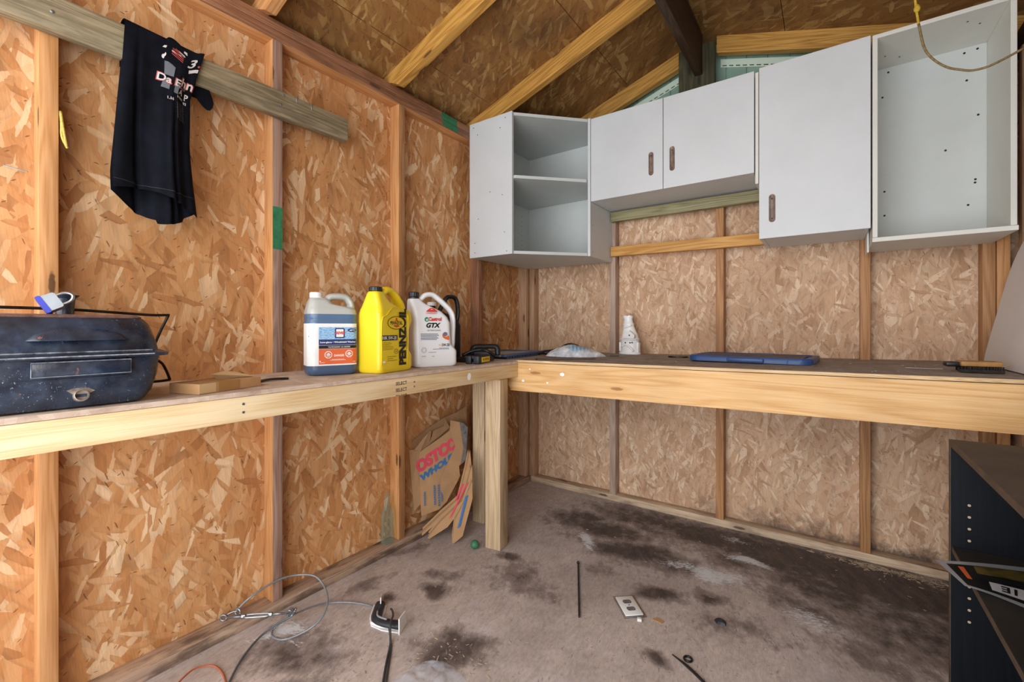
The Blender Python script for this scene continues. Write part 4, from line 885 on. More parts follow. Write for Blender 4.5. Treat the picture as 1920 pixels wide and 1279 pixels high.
dots([(bx0+.036, by1-.0162, z) for z in (.600, .569, .538, .507, .3865, .356, .325, .294)], RXm, .0034, 'shelf_pin_hole', sp_, PIN)
mg = thing('magazine', 'glossy magazine lying on the bookcase shelf and poking out over its edge', 'magazine', (0, 0, .4855))
def mp(px): return px
A_, B_, C_, D_ = Vector((1.972, -1.135, 0)), Vector((2.215, -1.02, 0)), Vector((2.12, -1.30, 0)), Vector((2.004, -1.247, 0))
def mq(u, v): return (A_*(1-u)+B_*u)*(1-v)+(D_*(1-u)+C_*u)*v+Vector((0, 0, .002+.010*max(0, .3-u)*0+.006*math.sin(u*5)*.3))
def mpatch(u0, u1, v0, v1, dz): return gridpatch(lambda s, t: mq(s, t)+Vector((0, 0, dz)), u0, u1, v0, v1, 14, 4)
bm = mpatch(0, 1, 0, 1, .001); bmesh.ops.solidify(bm, geom=bm.faces[:], thickness=.003); obj('pages', bm, plain('page_white', 'd0d4da', .5), mg)
obj('cover', mpatch(.06, .97, .13, .93, .0018), plain('cover_dark', '1d1c1a', .3, var=.4, scale=30), mg, norm=False)
obj('cover_picture', mpatch(.28, .85, .16, .42, .0024), plain('cover_olive', '6a5c28', .35, var=.4, scale=30), mg, norm=False)
obj('orange_strip', mpatch(.14, .19, .22, .66, .0024), INKO, mg, norm=False)
obj('title_block', mpatch(.36, .70, .62, .86, .0024), plain('cover_white', 'd6d8dc', .4, var=.1), mg, norm=False)
obj('title_lettering', wrapbm(text_bm('1E', .02, .03, width=.16, height=.15), lambda s, t: mq(s, t)+Vector((0, 0, .003)), R(180), (.55, .74)), INKB, mg, norm=False)

# ------------------------------------------------------------------ hanging shirt
def clothmat():
    s = NT('black_cotton'); o = s.obj()
    c = s.ramp(s.noise(o, 18, 5, .65), [(.35, lin('080a10')), (.7, lin('12151e'))]); s.bump(s.noise(o, 700, 2), .15, .0006)
    return s.set(c, .85, 0., **{'Specular IOR Level': .12})
CLOTH = clothmat()
sh = thing('t_shirt', 'black printed t-shirt draped over the weathered grey plank', 'shirt', (0, 0, 0))
ZT = 1.952
def shirt_pt(s, t, layer=0):
    """s 0..1 left to right, t metres below the plank top"""
    yl = -2.250-.034*min(1, t/.45); yr = -2.050-.042*min(1, t/.16)
    if t > .30: yr = -2.092+.016*(t-.30)/.2
    y = yl+(yr-yl)*s
    k = min(1, t/.25)
    x = .1125+.010*k+.013*k*math.sin(s*9.5+t*2.2+.6)+.009*k*math.sin(s*27+t*3)*max(0, s-.42)*1.8+.018*math.sin(math.pi*s)*k-.012*k*math.exp(-((s-.17-.25*t)/.035)**2)-.018*min(1, max(0, (t-.13)/.2))*math.exp(-((s-.74+.05*t)/.03)**2)
    x += .006*noise.noise((s*4, t*5, 3))*k
    if t > .42: x += (t-.42)*.12
    z = ZT-t-.012*s+(.010*math.sin(s*14)*(s > .5) if t < .1 else 0)
    return Vector((x+(0 if layer == 0 else -.022*k), y, z))
bm = BM(); NS, NTT = 56, 60; V = []
for i in range(NS+1):
    s = i/NS; row = []
    top = shirt_pt(s, 0)
    hem = .495+.020*math.sin(math.pi*min(1, s*1.25))*-1+.012*s+(.02 if s > .78 else 0)*(s-.78)/.22
    for j in range(-9, NTT+1):
        if j < 0:   # over the plank and down its back
            q = -j
            if q <= 5: t = q/5; p = Vector((top.x-(top.x-.060)*t, top.y, ZT+.006*math.sin(math.pi*t)+.002-.012*s))
            else: p = Vector((.0585, top.y, ZT-.012*s-.03*(q-5)))
        else: p = shirt_pt(s, hem*j/NTT)
        row.append(bm.verts.new(p))
    V.append(row)
for i in range(NS):
    for j in range(len(V[0])-1): bm.faces.new((V[i][j], V[i+1][j], V[i+1][j+1], V[i][j+1]))
fr = obj('front_layer', bm, CLOTH, sh, smooth='all')
bm = BM(); V = []
for i in range(NS+1):
    s = i/NS; hem = .500+.052*math.sin(math.pi*min(1, max(0, s))**1.0)*1.0+.012*s
    if s > .5 and s < .85: hem += .010
    row = []
    for j in range(30):
        t = .12+(hem-.12)*j/29; p = shirt_pt(s, min(t, .52), 1); p.z = ZT-t-.012*s
        p.x -= .020*math.sin(math.pi*s)*min(1, max(0, (t-.3)/.2)); p.x = max(.109 if t < .115 else .07, p.x); row.append(bm.verts.new(p))
    V.append(row)
for i in range(NS):
    for j in range(29): bm.faces.new((V[i][j], V[i+1][j], V[i+1][j+1], V[i][j+1]))
obj('back_layer', bm, CLOTH, sh, smooth='all')
bm = BM(); loft(bm, [[Vector((.085+a*math.cos(k*math.pi/5)*.5, -2.072+c+a*.8*math.cos(k*math.pi/5), z+b*math.sin(k*math.pi/5))) for k in range(10)] for a, b, c, z in ((.012, .03, -.01, 1.865), (.018, .034, .012, 1.845), (.020, .034, .03, 1.825), (.016, .026, .042, 1.808))])
obj('sleeve', bm, CLOTH, sh, smooth=50)
bm = gridpatch(lambda s, t: shirt_pt(s, t)+Vector((.0012, 0, 0)), 0.01, .99, .468, .470, 50, 1); obj('hem_seam', bm, plain('seam_grey', '1c202a', .8), sh, norm=False)
# printed graphics near the right shoulder; f maps metres to the cloth
def fs(a, b): return shirt_pt(a/.205, b)+Vector((.0016, 0, 0))
def gp_(name, polys, at, m, z=.0): return obj(name, shape(lambda a, b: fs(a, b)+Vector((z, 0, 0)), [[(x, -y) for x, y in p] for p in polys], at), m, sh, norm=False)
def stext(body, s, t, w, h, m=INKW, z=.0008, shear=0.):
    bm = text_bm(body, .02, .02, width=w, height=h, shear=shear)
    for v in bm.verts: v.co.y *= -1
    return obj('print_lettering', wrapbm(bm, lambda a, b: fs(a, b)+Vector((z, 0, 0)), 0, (s, t), 0), m, sh, norm=False)
SG = plain('print_grey', '70757e', .7, var=.1); SR_ = plain('print_red', 'c0504a', .7); SW = plain('print_white', 'd4d0ce', .7)
def sub(poly, k=3):
    out = []
    for (x0, y0), (x1, y1) in zip(poly, poly[1:]+poly[:1]):
        for i in range(k): out.append((x0+(x1-x0)*i/k, y0+(y1-y0)*i/k))
    return out
gp_('print_grey_block', [sub([(-.018, .018), (.012, .018), (.012, -.014), (-.014, -.016)])], (.125, .100), SG); gp_('print_grey_block', [sub([(-.010, .018), (.010, .018), (.010, -.014), (-.014, -.014)])], (.122, .145), SG)
gp_('print_grey_block', [sub([(-.006, .016), (.007, .016), (.006, -.016), (-.007, -.016)])], (.152, .148), SG); gp_('print_white_block', [sub([(-.016, .006), (.014, .006), (.014, -.006), (-.014, -.006)])], (.188, .068), SW)
gp_('print_stripes', [[(-.016, y), (.014, y+.002), (.014, y+.0045), (-.016, y+.0025)] for y in (-.010, -.004, .002, .008)], (.137, .040), SR_); gp_('print_stripes', [[(-.018, -.002), (-.006, .0), (-.006, .003), (-.018, .001)]], (.146, .026), SR_)
gp_('print_white_marks', [ell(-.048, -.010, .006, .008, 12), [(-.056, .018), (-.046, .012), (-.044, .020), (-.052, .026)], [(-.030, .008), (-.006, .016), (-.006, .019), (-.030, .011)], [(-.016, .024), (.004, .024), (.002, .028), (-.014, .027)], [(-.002, .036), (.008, .034), (.006, .044), (-.002, .042)]], (.150, .050), SW)
for b_, a_, t_, w_, h_ in (('Da', .114, .128, .040, .024), ('E', .153, .128, .016, .024), ('h', .170, .119, .013, .026), ('n', .190, .122, .018, .020)):
    stext(b_, a_, t_, w_+.005, h_+.005, SR_, .0004); stext(b_, a_, t_, w_, h_, SW, .0010)
stext('3', .178, .040, .026, .030, SW, shear=.2); gp_('print_red_dot', [ell(0, 0, .004, .004, 10)], (.200, .052), SR_)
stext('A', .168, .152, .014, .018, SW); stext('P', .188, .160, .012, .020, SW); stext('1981', .166, .172, .020, .008, SW); stext('93', .184, .180, .010, .009, SW); stext('1.16', .136, .186, .018, .009, SW)
stext('DALE', .170, .138, .020, .007, SG)
bm = BM()
for k in range(7):
    t = flat([(-.014, -.0003), (.014, -.0003), (.014, .0003), (-.014, .0003)]); wrapbm(t, lambda a, b: fs(a, b), 0, (.168, .190+.008*k), 0); join(bm, t)
for k in range(5):
    t = flat([(-.0003, 0), (.0003, 0), (.0003, .050), (-.0003, .050)]); wrapbm(t, lambda a, b: fs(a, b), 0, (.156+.006*k, .190), 0); join(bm, t)
obj('print_net', bm, SG, sh, norm=False)

# yarn on the stud, yellow rope top right
ROPEY = plain('yellow_rope', 'c9a82e', .7, var=.2, scale=200, bump=.5); ROPEB = plain('rope_shaded', '86724a', .75, var=.25, scale=200, bump=.5)  # duller rope colour paints the shade on the sagging middle
bm = BM(); tube(bm, [(.060, -2.3735, 1.652), (.068, -2.3725, 1.62), (.064, -2.371, 1.585), (.07, -2.364, 1.560), (.074, -2.362, 1.553)], .0032, 8, 6); tube(bm, [(.064, -2.3735, 1.65), (.073, -2.3695, 1.60), (.072, -2.363, 1.555)], .003, 8, 6)
obj('yarn_loop', bm, plain('yellow_yarn', 'cdb45a', .9, var=.2, scale=300, bump=.5), None, smooth='all', label='loop of pale yellow cord hanging on the stud left of the shirt', cat='cord')
hp = thing('hanging_rope', 'thin rope sagging from the roof in front of the open cabinet', 'rope')
pt = [(1.983, -.70, 2.345), (1.984, -.70, 2.23), (1.986, -.7, 2.136), (1.994, -.7, 2.054), (2.008, -.7, 1.971), (2.03, -.7, 1.926), (2.061, -.7, 1.891), (2.091, -.7, 1.873), (2.117, -.7, 1.862), (2.149, -.7, 1.862), (2.183, -.7, 1.873), (2.226, -.7, 1.892), (2.30, -.7, 1.93), (2.418, -.7, 1.995)]
pt[0] = (1.983, -.70, sR(1.983)-.002)
bm = BM(); tube(bm, pt[3:12], .0036, 8, 6); obj('rope_sag', bm, ROPEB, hp, smooth='all')
bm = BM(); tube(bm, pt[:4], .0036, 8, 6); tube(bm, [(1.990, -.70, 2.16), (1.991, -.698, 2.25), (1.993, -.698, sR(1.993)-.002)], .0026, 8, 5); tube(bm, pt[11:], .0036, 8, 6); obj('rope_end', bm, ROPEY, hp, smooth='all')
bm = BM(); lathe(bm, [(.002, -.012), (.008, -.006), (.009, .002), (.006, .010), (.003, .014)], 12, c=(1.9905, -.70, 2.105)); obj('rope_knot', bm, ROPEY, hp, smooth='all')

# ------------------------------------------------------------------ under the bench: paper bags, bottle, marble
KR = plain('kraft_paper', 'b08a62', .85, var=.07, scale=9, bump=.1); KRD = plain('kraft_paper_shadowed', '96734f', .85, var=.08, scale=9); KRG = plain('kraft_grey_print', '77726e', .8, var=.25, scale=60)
PINKI = plain('ink_pink_red', 'd8465c', .75, var=.05); BLUEI = plain('ink_print_blue', '2f6fa8', .75, var=.05)
def sheet(name, pts, m, par, th=.0012, seed=0, amp=.005, label=None, sub_=2):
    bm = BM(); f = bm.faces.new([bm.verts.new(p) for p in pts]); f.normal_update(); nrm = f.normal.copy()
    bmesh.ops.triangulate(bm, faces=bm.faces[:]); bmesh.ops.subdivide_edges(bm, edges=bm.edges[:], cuts=sub_, use_grid_fill=True)
    bmesh.ops.triangulate(bm, faces=bm.faces[:])
    for v in bm.verts: v.co += nrm*amp*noise.noise((v.co.x*14+seed, v.co.y*14, v.co.z*14))
    bmesh.ops.solidify(bm, geom=bm.faces[:], thickness=th)
    return obj(name, bm, m, par, label=label)
pbk = thing('paper_bag', 'flattened kraft paper bag at the back, against the left wall under the bench', 'paper bag')
sheet('bag_panel', [(.006, -1.078, .476), (.016, -.995, .521), (.052, -.897, .572), (.082, -.816, .598), (.10, -.76, .623), (.12, -.78, .417), (.10, -.85, .321), (.012, -1.061, .436)], KRD, pbk, seed=1)
pm = thing('paper_bag', 'large printed kraft grocery bag leaning open-topped, with red and blue letters', 'paper bag')
sheet('side_gusset', [(.006, -1.095, .437), (.013, -1.067, .434), (.030, -1.022, .485), (.042, -.993, .514), (.029, -1.042, .418), (.055, -1.058, .163), (.039, -1.094, .133), (.022, -1.095, .275)], KR, pm, seed=2)
sheet('folded_rim', [(.040, -.991, .517), (.046, -.979, .518), (.048, -.990, .462), (.051, -.970, .517), (.077, -.917, .537), (.077, -.907, .576), (.094, -.887, .527), (.026, -1.044, .411)], KRD, pm, seed=3)
fp = sheet('front_panel', [(.034, -1.052, .421), (.075, -.962, .473), (.104, -.897, .514), (.114, -.879, .518), (.125, -.881, .423), (.111, -.929, .339), (.104, -.960, .269), (.129, -.943, .156), (.110, -.987, .121), (.068, -1.070, .106), (.055, -1.067, .211)], KR, pm, seed=4, amp=.002)
sheet('front_panel', [(.112, -.902, .569), (.143, -.841, .549), (.166, -.847, .355), (.152, -.881, .328), (.160, -.880, .276), (.136, -.955, .158), (.113, -.981, .223), (.108, -.977, .273), (.120, -.938, .343), (.134, -.890, .427), (.113, -.907, .517)], KR, pm, seed=5, amp=.008, sub_=3)
sheet('print_patch', [(.142, -.863, .554), (.152, -.844, .550), (.166, -.824, .524), (.175, -.850, .357), (.163, -.879, .335), (.163, -.857, .423)], KRG, pm, seed=6, amp=.003)
# frame of the front panel for the lettering
PA = Vector((.05, -1.13, 0)); pd = (Vector((.21, -.83, 0))-PA).normalized(); pn = Vector((pd.y, -pd.x, .12)).normalized()
pu = pd; pv = pn.cross(pu).normalized(); pv = pv if pv.z > 0 else -pv
def fb(o, rot):
    c, s = math.cos(rot), math.sin(rot); U = pu*c+pv*s; Vv = -pu*s+pv*c
    return lambda a, b: o+U*a+Vv*b+pn*.0045
o1 = Vector((.079, -.974, .398)); f_ = fb(o1, R(27))
t = text_bm('OSTCO', .05, .06, width=.245, height=.062, shear=.25); obj('red_lettering', wrapbm(t, f_), PINKI, fp, norm=False)
f_ = fb(Vector((.082, -.985, .330)), R(27)); t = text_bm('WHOLE', .05, .055, width=.20, height=.034, shear=.25); obj('blue_lettering', wrapbm(t, f_, 0, (.012, 0)), BLUEI, fp, norm=False)
for k, (a, b, w) in enumerate(((.0, -.10, .10), (.022, -.105, .11), (.038, -.095, .09), (-.052, -.11, .07))):
    f_ = fb(Vector((.085, -1.0, .300)), R(0)); bm = BM()
    for j in range(9):
        q = flat([(a-.004, b-w/2+w*j/9), (a+.004, b-w/2+w*j/9), (a+.004, b-w/2+w*(j+.7)/9), (a-.004, b-w/2+w*(j+.7)/9)]); wrapbm(q, f_); join(bm, q)
    obj('blue_print', bm, BLUEI, fp, norm=False)
F1 = [(0.211,-0.889,0.321),(0.205,-0.851,0.416),(0.247,-0.882,0.300),(0.232,-0.941,0.179),(0.157,-1.009,0.095),(0.084,-1.080,0.013),(0.080,-1.078,0.024),(0.146,-1.007,0.110),(0.211,-0.946,0.186)]
F2 = [(0.243,-0.877,0.350),(0.265,-0.901,0.270),(0.260,-0.944,0.174),(0.200,-1.017,0.064),(0.129,-1.073,0.007),(0.118,-1.075,0.011),(0.163,-1.023,0.088),(0.239,-0.949,0.183)]
F3 = [(0.267,-0.923,0.251),(0.271,-0.908,0.280),(0.292,-0.932,0.202),(0.285,-1.000,0.035),(0.257,-1.033,0.004),(0.247,-1.035,0.007),(0.234,-0.999,0.104),(0.256,-0.959,0.177)]
for nm, F, lab_, prt in (('F1', F1, 'folded kraft bag curling down to the wall plate, leftmost of the folded bags', PINKI), ('F2', F2, 'folded kraft bag fanned out between two others under the bench', PINKI), ('F3', F3, 'folded kraft bag with blue print standing next to the bench post', BLUEI)):
    t_ = thing('paper_bag', lab_, 'paper bag')
    for k in range(3):
        d = Vector((-.006, .003, .0))*k*1.2; c = sum((Vector(p) for p in F), Vector())/len(F)
        sheet('folded_layer', [Vector(p)+d+(Vector(p)-c)*(-.03*k)+Vector((0, 0, .006*k)) for p in F], [KR, KRD, KR][k], t_, seed=7+k, amp=.002, th=.001)
    c = sum((Vector(p) for p in F), Vector())/len(F); A = Vector(F[0]).lerp(Vector(F[-1]), .5)+Vector((.004, -.006, 0)); B = Vector(F[len(F)//2+(-1 if nm != 'F3' else 0)])*.45+c*.55+Vector((.004, -.006, 0)); 
    sd = Vector((.006, .005, .006))
    bm = BM(); bm.faces.new([bm.verts.new(p) for p in (A-sd, A+sd, B+sd*.8, B-sd*.8)]); obj('print_stripe', bm, prt, t_, norm=False)

def glassmat(name, c, rough=.03, w=1.):
    s = NT(name); return s.set(lin(c), rough, 0., **{'Transmission Weight': w, 'IOR': 1.45})
def thinclear(name, c, f):
    s = NT(name); tn = s.n('ShaderNodeBsdfTransparent'); mx = s.n('ShaderNodeMixShader'); s.t.links.clear(); tn.inputs[0].default_value = (.93, .97, .95, 1)
    s.l(tn.outputs[0], mx.inputs[1]); s.l(s.b.outputs[0], mx.inputs[2]); lw = s.n('ShaderNodeLayerWeight'); lw.inputs[0].default_value = .3
    s.l(s.math('ADD', s.math('MULTIPLY', lw.outputs[1], .22), f-.14, clamp=True), mx.inputs[0]); s.l(mx.outputs[0], s.out.inputs[0]); return s.set(lin(c), .08)
gb_ = thing('glass_bottle', 'clear glass soda bottle standing on the bottom plate against the left wall', 'bottle', (.040, -1.262, .0385))
prof = [(.0, .001), (.024, .001), (.029, .004), (.030, .012), (.0285, .05), (.027, .08), (.0295, .11), (.029, .13), (.022, .155), (.014, .18), (.0118, .20), (.0115, .222), (.0135, .225), (.0135, .233), (.0115, .236)]
inn = [(r-.0022 if r > .003 else 0, z if z > .01 else .006) for r, z in prof[1:]][::-1]
bm = BM(); lathe(bm, prof+inn, 32); obj('bottle_glass', bm, thinclear('clear_glass_thin', 'c8d4ce', .16), gb_, smooth='all')
bm = BM(); bmesh.ops.create_uvsphere(bm, u_segments=24, v_segments=16, radius=.0205); o = obj('rubber_ball', bm, plain('green_rubber', '3f7a58', .6, var=.15, scale=60, bump=.3), None, smooth='all', label='small green ball on the floor beside the bench post', cat='ball'); o.location = (.368, -1.006, .0206)

# ------------------------------------------------------------------ things on the floor
cb_ = thing('steel_cable', 'grey steel cable looping over the bottom plate, joined to a turnbuckle', 'cable')
loop = [(0.045,-1.93,0.062),(0.072,-1.888,0.104),(0.077,-1.800,0.121),(0.094,-1.735,0.117),(0.153,-1.697,0.115),(0.208,-1.691,0.090),(0.263,-1.712,0.070),(0.294,-1.744,0.050),(0.297,-1.782,0.030),(0.273,-1.826,0.012),(0.246,-1.867,0.007),(0.202,-1.879,0.007),(0.171,-1.862,0.010),(0.187,-1.837,0.030),(0.207,-1.815,0.045)]
bm = BM(); tube(bm, loop, .0035, 8, 6); obj('cable_loop', bm, CABLEM, cb_, smooth='all')
bm = BM(); tube(bm, [(0.204,-1.817,0.045),(0.193,-1.741,0.030),(0.196,-1.668,0.012),(0.251,-1.613,0.007),(0.324,-1.582,0.007),(0.372,-1.582,0.010)], .0035, 8, 6); obj('cable_tail', bm, CABLEM, cb_, smooth='all')
bm = BM(); tube(bm, [(0.208,-1.814,0.045),(0.185,-1.855,0.030),(0.174,-1.903,0.012),(0.203,-1.959,0.007),(0.249,-2.011,0.007),(0.312,-2.066,0.007),(0.374,-2.112,0.007)], .0035, 8, 6); obj('cable_tail', bm, plain('cable_dark', '5f656a', .5, .3), cb_, smooth='all')
tb = thing('turnbuckle', 'galvanised turnbuckle with eye bolts resting on the bottom plate', 'turnbuckle')
P0, P1 = Vector((.024, -1.972, .052)), Vector((.197, -1.814, .052)); D_ = (P1-P0).normalized(); Nn = Vector((-D_.y, D_.x, 0))
bm = BM(); tube(bm, [P0+D_*.012+Vector((math.cos(a_)*D_.x, math.cos(a_)*D_.y, 0))*.010+Vector((0, 0, math.sin(a_)*.010)) for a_ in [2*math.pi*i/12 for i in range(13)]], .0035, 8, 2); obj('eye', bm, METAL, tb, smooth='all')
bm = BM(); tube(bm, [P0+D_*.024, P0+D_*.085], .0038, 8, 0); tube(bm, [P0+D_*.160, P0+D_*.215], .0038, 8, 0); obj('threaded_rod', bm, METAL, tb, smooth='all')
bm = BM()
for s_ in (-1, 1): tube(bm, [P0+D_*.075, P0+D_*.088+Nn*.008*s_, P0+D_*.12+Nn*.009*s_, P0+D_*.155+Nn*.008*s_, P0+D_*.170], .0035, 8, 3)
lathe(bm, [(.0075, -.006), (.0075, .006)], 6, M=orient(P0+D_*.078, Nn, Vector((0, 0, 1)))); lathe(bm, [(.0075, -.006), (.0075, .006)], 6, M=orient(P0+D_*.167, Nn, Vector((0, 0, 1)))); obj('turnbuckle_body', bm, METAL, tb, smooth=40)
bm = BM(); 
for k, d in enumerate(((.0, 0, 0), (.008, .006, .004), (.003, -.008, .007))): tube(bm, [P1+Vector((d[0]+.014*math.cos(a_), d[1]+.006*math.sin(a_), d[2]+.013*math.sin(a_+k))) for a_ in [2*math.pi*i/10 for i in range(11)]], .0035, 8, 2)
lathe(bm, [(.007, -.005), (.007, .005)], 6, c=P1+Vector((.012, .004, .0))); obj('cable_clamp', bm, METAL, tb, smooth='all')
bm = BM(); tube(bm, [Vector((.052, -1.926, .060))+Vector((.011*math.cos(a_), .004*math.cos(a_), .011*math.sin(a_))) for a_ in [2*math.pi*i/12 for i in range(13)]], .0035, 8, 2); tube(bm, [(.030, -1.96, .055), (.04, -1.94, .062), (.052, -1.925, .062)], .003, 8, 3); obj('shackle_ring', bm, METAL, tb, smooth='all')

# white gutter-like bracket with black gasket
bk = thing('plastic_bracket', 'white plastic gutter bracket with a black gasket lying on the floor', 'bracket', (0, 0, .001))
def ribbon(bm, pts, w, z0, z1):
    P = [Vector((x, y, 0)) for x, y in pts]; L_, R_ = [], []
    for i, p in enumerate(P):
        d = (P[min(i+1, len(P)-1)]-P[max(i-1, 0)]).normalized(); n_ = Vector((-d.y, d.x, 0)); L_.append(p+n_*w/2); R_.append(p-n_*w/2)
    prism(bm, [(p.x, p.y) for p in L_]+[(p.x, p.y) for p in R_[::-1]], z0, z1)
path = [(.362, -1.555), (.405, -1.605), (.430, -1.622), (.470, -1.616), (.525, -1.592)]
bm = BM(); ribbon(bm, path, .050, 0, .004); obj('channel_base', bm, WHITEP, bk, smooth=30)
bm = BM(); ribbon(bm, [(x-.012, y-.018) for x, y in path], .004, .004, .012); obj('channel_wall', bm, WHITEP, bk, smooth=30)
bm = BM(); tube(bm, [(x+.002, y+.0, .013) for x, y in path], .011, 8, 4, flat=1.7); gk = obj('gasket', bm, RUBBER, bk, smooth='all')
bm = BM(); tube(bm, [(x+.003, y+.002, .0255) for x, y in path[1:-1]], .0035, 6, 4); obj('gasket_highlight', bm, INKG, gk, smooth='all')
bm = BM(); prism(bm, [(-.028, 0), (.028, 0), (.028, .046), (-.028, .030)], -.002, .002, M=orient((.358, -1.548, 0), (.75, -.66, 0), (0, 0, 1))); prism(bm, [(-.034, 0), (.034, 0), (.034, .056), (-.020, .050)], -.002, .002, M=orient((.528, -1.588, 0), (.45, -.89, 0), (0, 0, 1))); obj('end_plate', bm, WHITEP, bk)
bm = BM(); tube(bm, [(.43, -1.56, .020), (.455, -1.575, .032), (.49, -1.60, .040), (.515, -1.632, .036), (.543, -1.655, .012), (0.563,-1.673,0.0045),(0.611,-1.726,0.0045),(0.669,-1.786,0.0045),(0.739,-1.852,0.0045)], .0036, 8, 6); tube(bm, [(.518, -1.640, .026), (0.566,-1.671,0.0045),(0.619,-1.723,0.0045),(0.678,-1.782,0.0045),(0.75,-1.847,0.0045)], .003, 8, 6)
obj('rubber_hose', bm, plain('cord_black', '3a3c3e', .5, var=.2, scale=60), None, smooth='all', label='doubled thin black hose running from the white bracket toward the camera', cat='hose')
bm = BM(); tube(bm, [(0.226,-2.24,0.012),(0.205,-2.168,0.02),(0.165,-2.102,0.016),(0.179,-2.058,0.008),(0.216,-2.047,0.004),(0.275,-2.056,0.004),(0.352,-2.084,0.004),(.42, -2.14, .004)], .0026, 8, 6); obj('orange_wire', bm, plain('orange_plastic', 'b4603e', .5), None, smooth='all', label='thin orange wire curving along the bottom left edge of the floor', cat='wire')
bm = BM(); tube(bm, [(0.839,-0.846,0.0045),(1.010,-1.174,0.0045)], .0038, 8, 0); lathe(bm, [(.007, -.002), (.007, .002)], 10, M=orient((.838, -.844, .0075), (1, .5, 0), (0, 0, 1))); obj('threaded_steel_rod', bm, plain('rod_dark', '343a3c', .5, .4, var=.2, scale=80), None, smooth=40, label='long thin dark rod with a head, lying in the middle of the floor', cat='rod')
bm = BM(); tube(bm, [(1.341,-1.167,0.004),(1.398,-1.196,0.006),(1.469,-1.241,0.004),(1.55, -1.30, .004)], .0036, 8, 4, rr=lambda t: .0015+.003*min(1, t*3)); obj('black_stick', bm, BLACKP, None, smooth='all', label='dark tapered stick at the bottom edge of the floor', cat='stick')
bm = BM(); tube(bm, [(1.388+.012*math.cos(a_), -1.158+.012*math.sin(a_), .004) for a_ in [2*math.pi*i/10 for i in range(11)]], .0035, 6, 2); obj('rubber_ring', bm, BLACKP, None, smooth='all', label='small black ring beside the dark stick', cat='ring')
# outlet plate
op = thing('outlet_cover_plate', 'white duplex outlet cover plate lying on the floor', 'outlet plate', (1.136, -1.008, .0035), 0)
MO = orient((0, 0, 0), (.76, .65, 0), (-.65, .76, 0))
ax = Vector((1.198-1.127, -1.022+.941, 0)); L_ = ax.length; MO = orient((0, 0, 0), ax, Vector((ax.y*-1, ax.x, 0)))
bm = BM(); box(bm, -.0565, .0565, -.034, .034, 0, .0055, .0022, MO); pl_o = obj('plate', bm, WHITEP, op, smooth=35)
def outlet_shape(cx): return [(cx+.0145*math.cos(t_)*1.0, max(-.0125, min(.0125, 0))+.0) for t_ in [0]] 
for cx in (-.0215, .0215):
    poly = [(cx+max(-.0115, min(.0115, .0165*math.cos(2*math.pi*i/28))), .0165*math.sin(2*math.pi*i/28)) for i in range(28)]
    bm = BM(); prism(bm, poly, .0055, .0058, MO); obj('receptacle_opening', bm, plain('opening_grey', '6f6a6c', .7, var=.2, scale=60), op)
bm = BM(); lathe(bm, [(.003, .0056), (.003, .0066)], 10, M=MO); obj('centre_screw', bm, METAL, op)
bm = BM(); box(bm, -.066, .066, -.042, .042, .0, .0012, 0, MO); o = obj('clear_wrapper', bm, glassmat('clear_wrap', 'f4f4f4', .1), None, label='clear plastic wrapper under the outlet cover plate', cat='wrapper'); o.location = (1.136, -1.006, .002)
bm = BM(); box(bm, -.008, .008, -.007, .007, 0, .010, .002); o = obj('white_plastic_cap', bm, WHITEP, None, smooth=30, label='tiny white plastic cube just below the outlet plate', cat='cap'); o.location = (1.196, -1.063, .001); o.rotation_euler = (0, 0, R(20))
bm = BM(); random.seed(11)
ps = [Vector((.026*math.cos(t_)*random.uniform(.6, 1), .018*math.sin(t_)*random.uniform(.6, 1), 0)) for t_ in [2*math.pi*i/9 for i in range(9)]]
loft(bm, [ps, [p*.8+Vector((.002, 0, .008)) for p in ps], [p*.3+Vector((0, .003, .013)) for p in ps]]); o = obj('crumpled_scrap', bm, RUBBER, None, label='crumpled black scrap on the floor right of the outlet plate', cat='scrap'); o.location = (1.436, -.904, .001)
bm = BM(); prism(bm, [(-.02, -.008), (.016, -.012), (.022, .004), (-.008, .012)], 0, .0015); o = obj('wood_chip', bm, CARD, None, label='thin tan chip near the outlet plate', cat='chip'); o.location = (1.25, -1.02, .001)
# clear crumpled wrap at the bottom edge
bm = BM(); n = 26; V = []
for i in range(n+1):
    row = []
    for j in range(n+1):
        u, v = i/n, j/n; x = .70+.17*u-.02*v; y = -1.64-.17*v+.02*math.sin(u*3)
        if u+v < .25: y -= .02
        row.append(bm.verts.new((x, y, .003+.016*abs(noise.noise((u*4, v*4, 8)))+.008*abs(noise.noise((u*11, v*11, 2))))))
    V.append(row)
for i in range(n):
    for j in range(n):
        if (i < 5 and j < 5 and i+j < 5): continue
        bm.faces.new((V[i][j], V[i+1][j], V[i+1][j+1], V[i][j+1]))
s = NT('thin_clear_plastic'); tn = s.n('ShaderNodeBsdfTransparent'); mx = s.n('ShaderNodeMixShader'); s.t.links.clear()
s.l(tn.outputs[0], mx.inputs[1]); s.l(s.b.outputs[0], mx.inputs[2]); mx.inputs[0].default_value = .3; s.l(mx.outputs[0], s.out.inputs[0]); s.set(lin('d0d8e2'), .15)
obj('clear_plastic_wrap', bm, s.m, None, smooth=50, label='crumpled clear plastic wrap at the bottom edge of the floor', cat='plastic wrap')
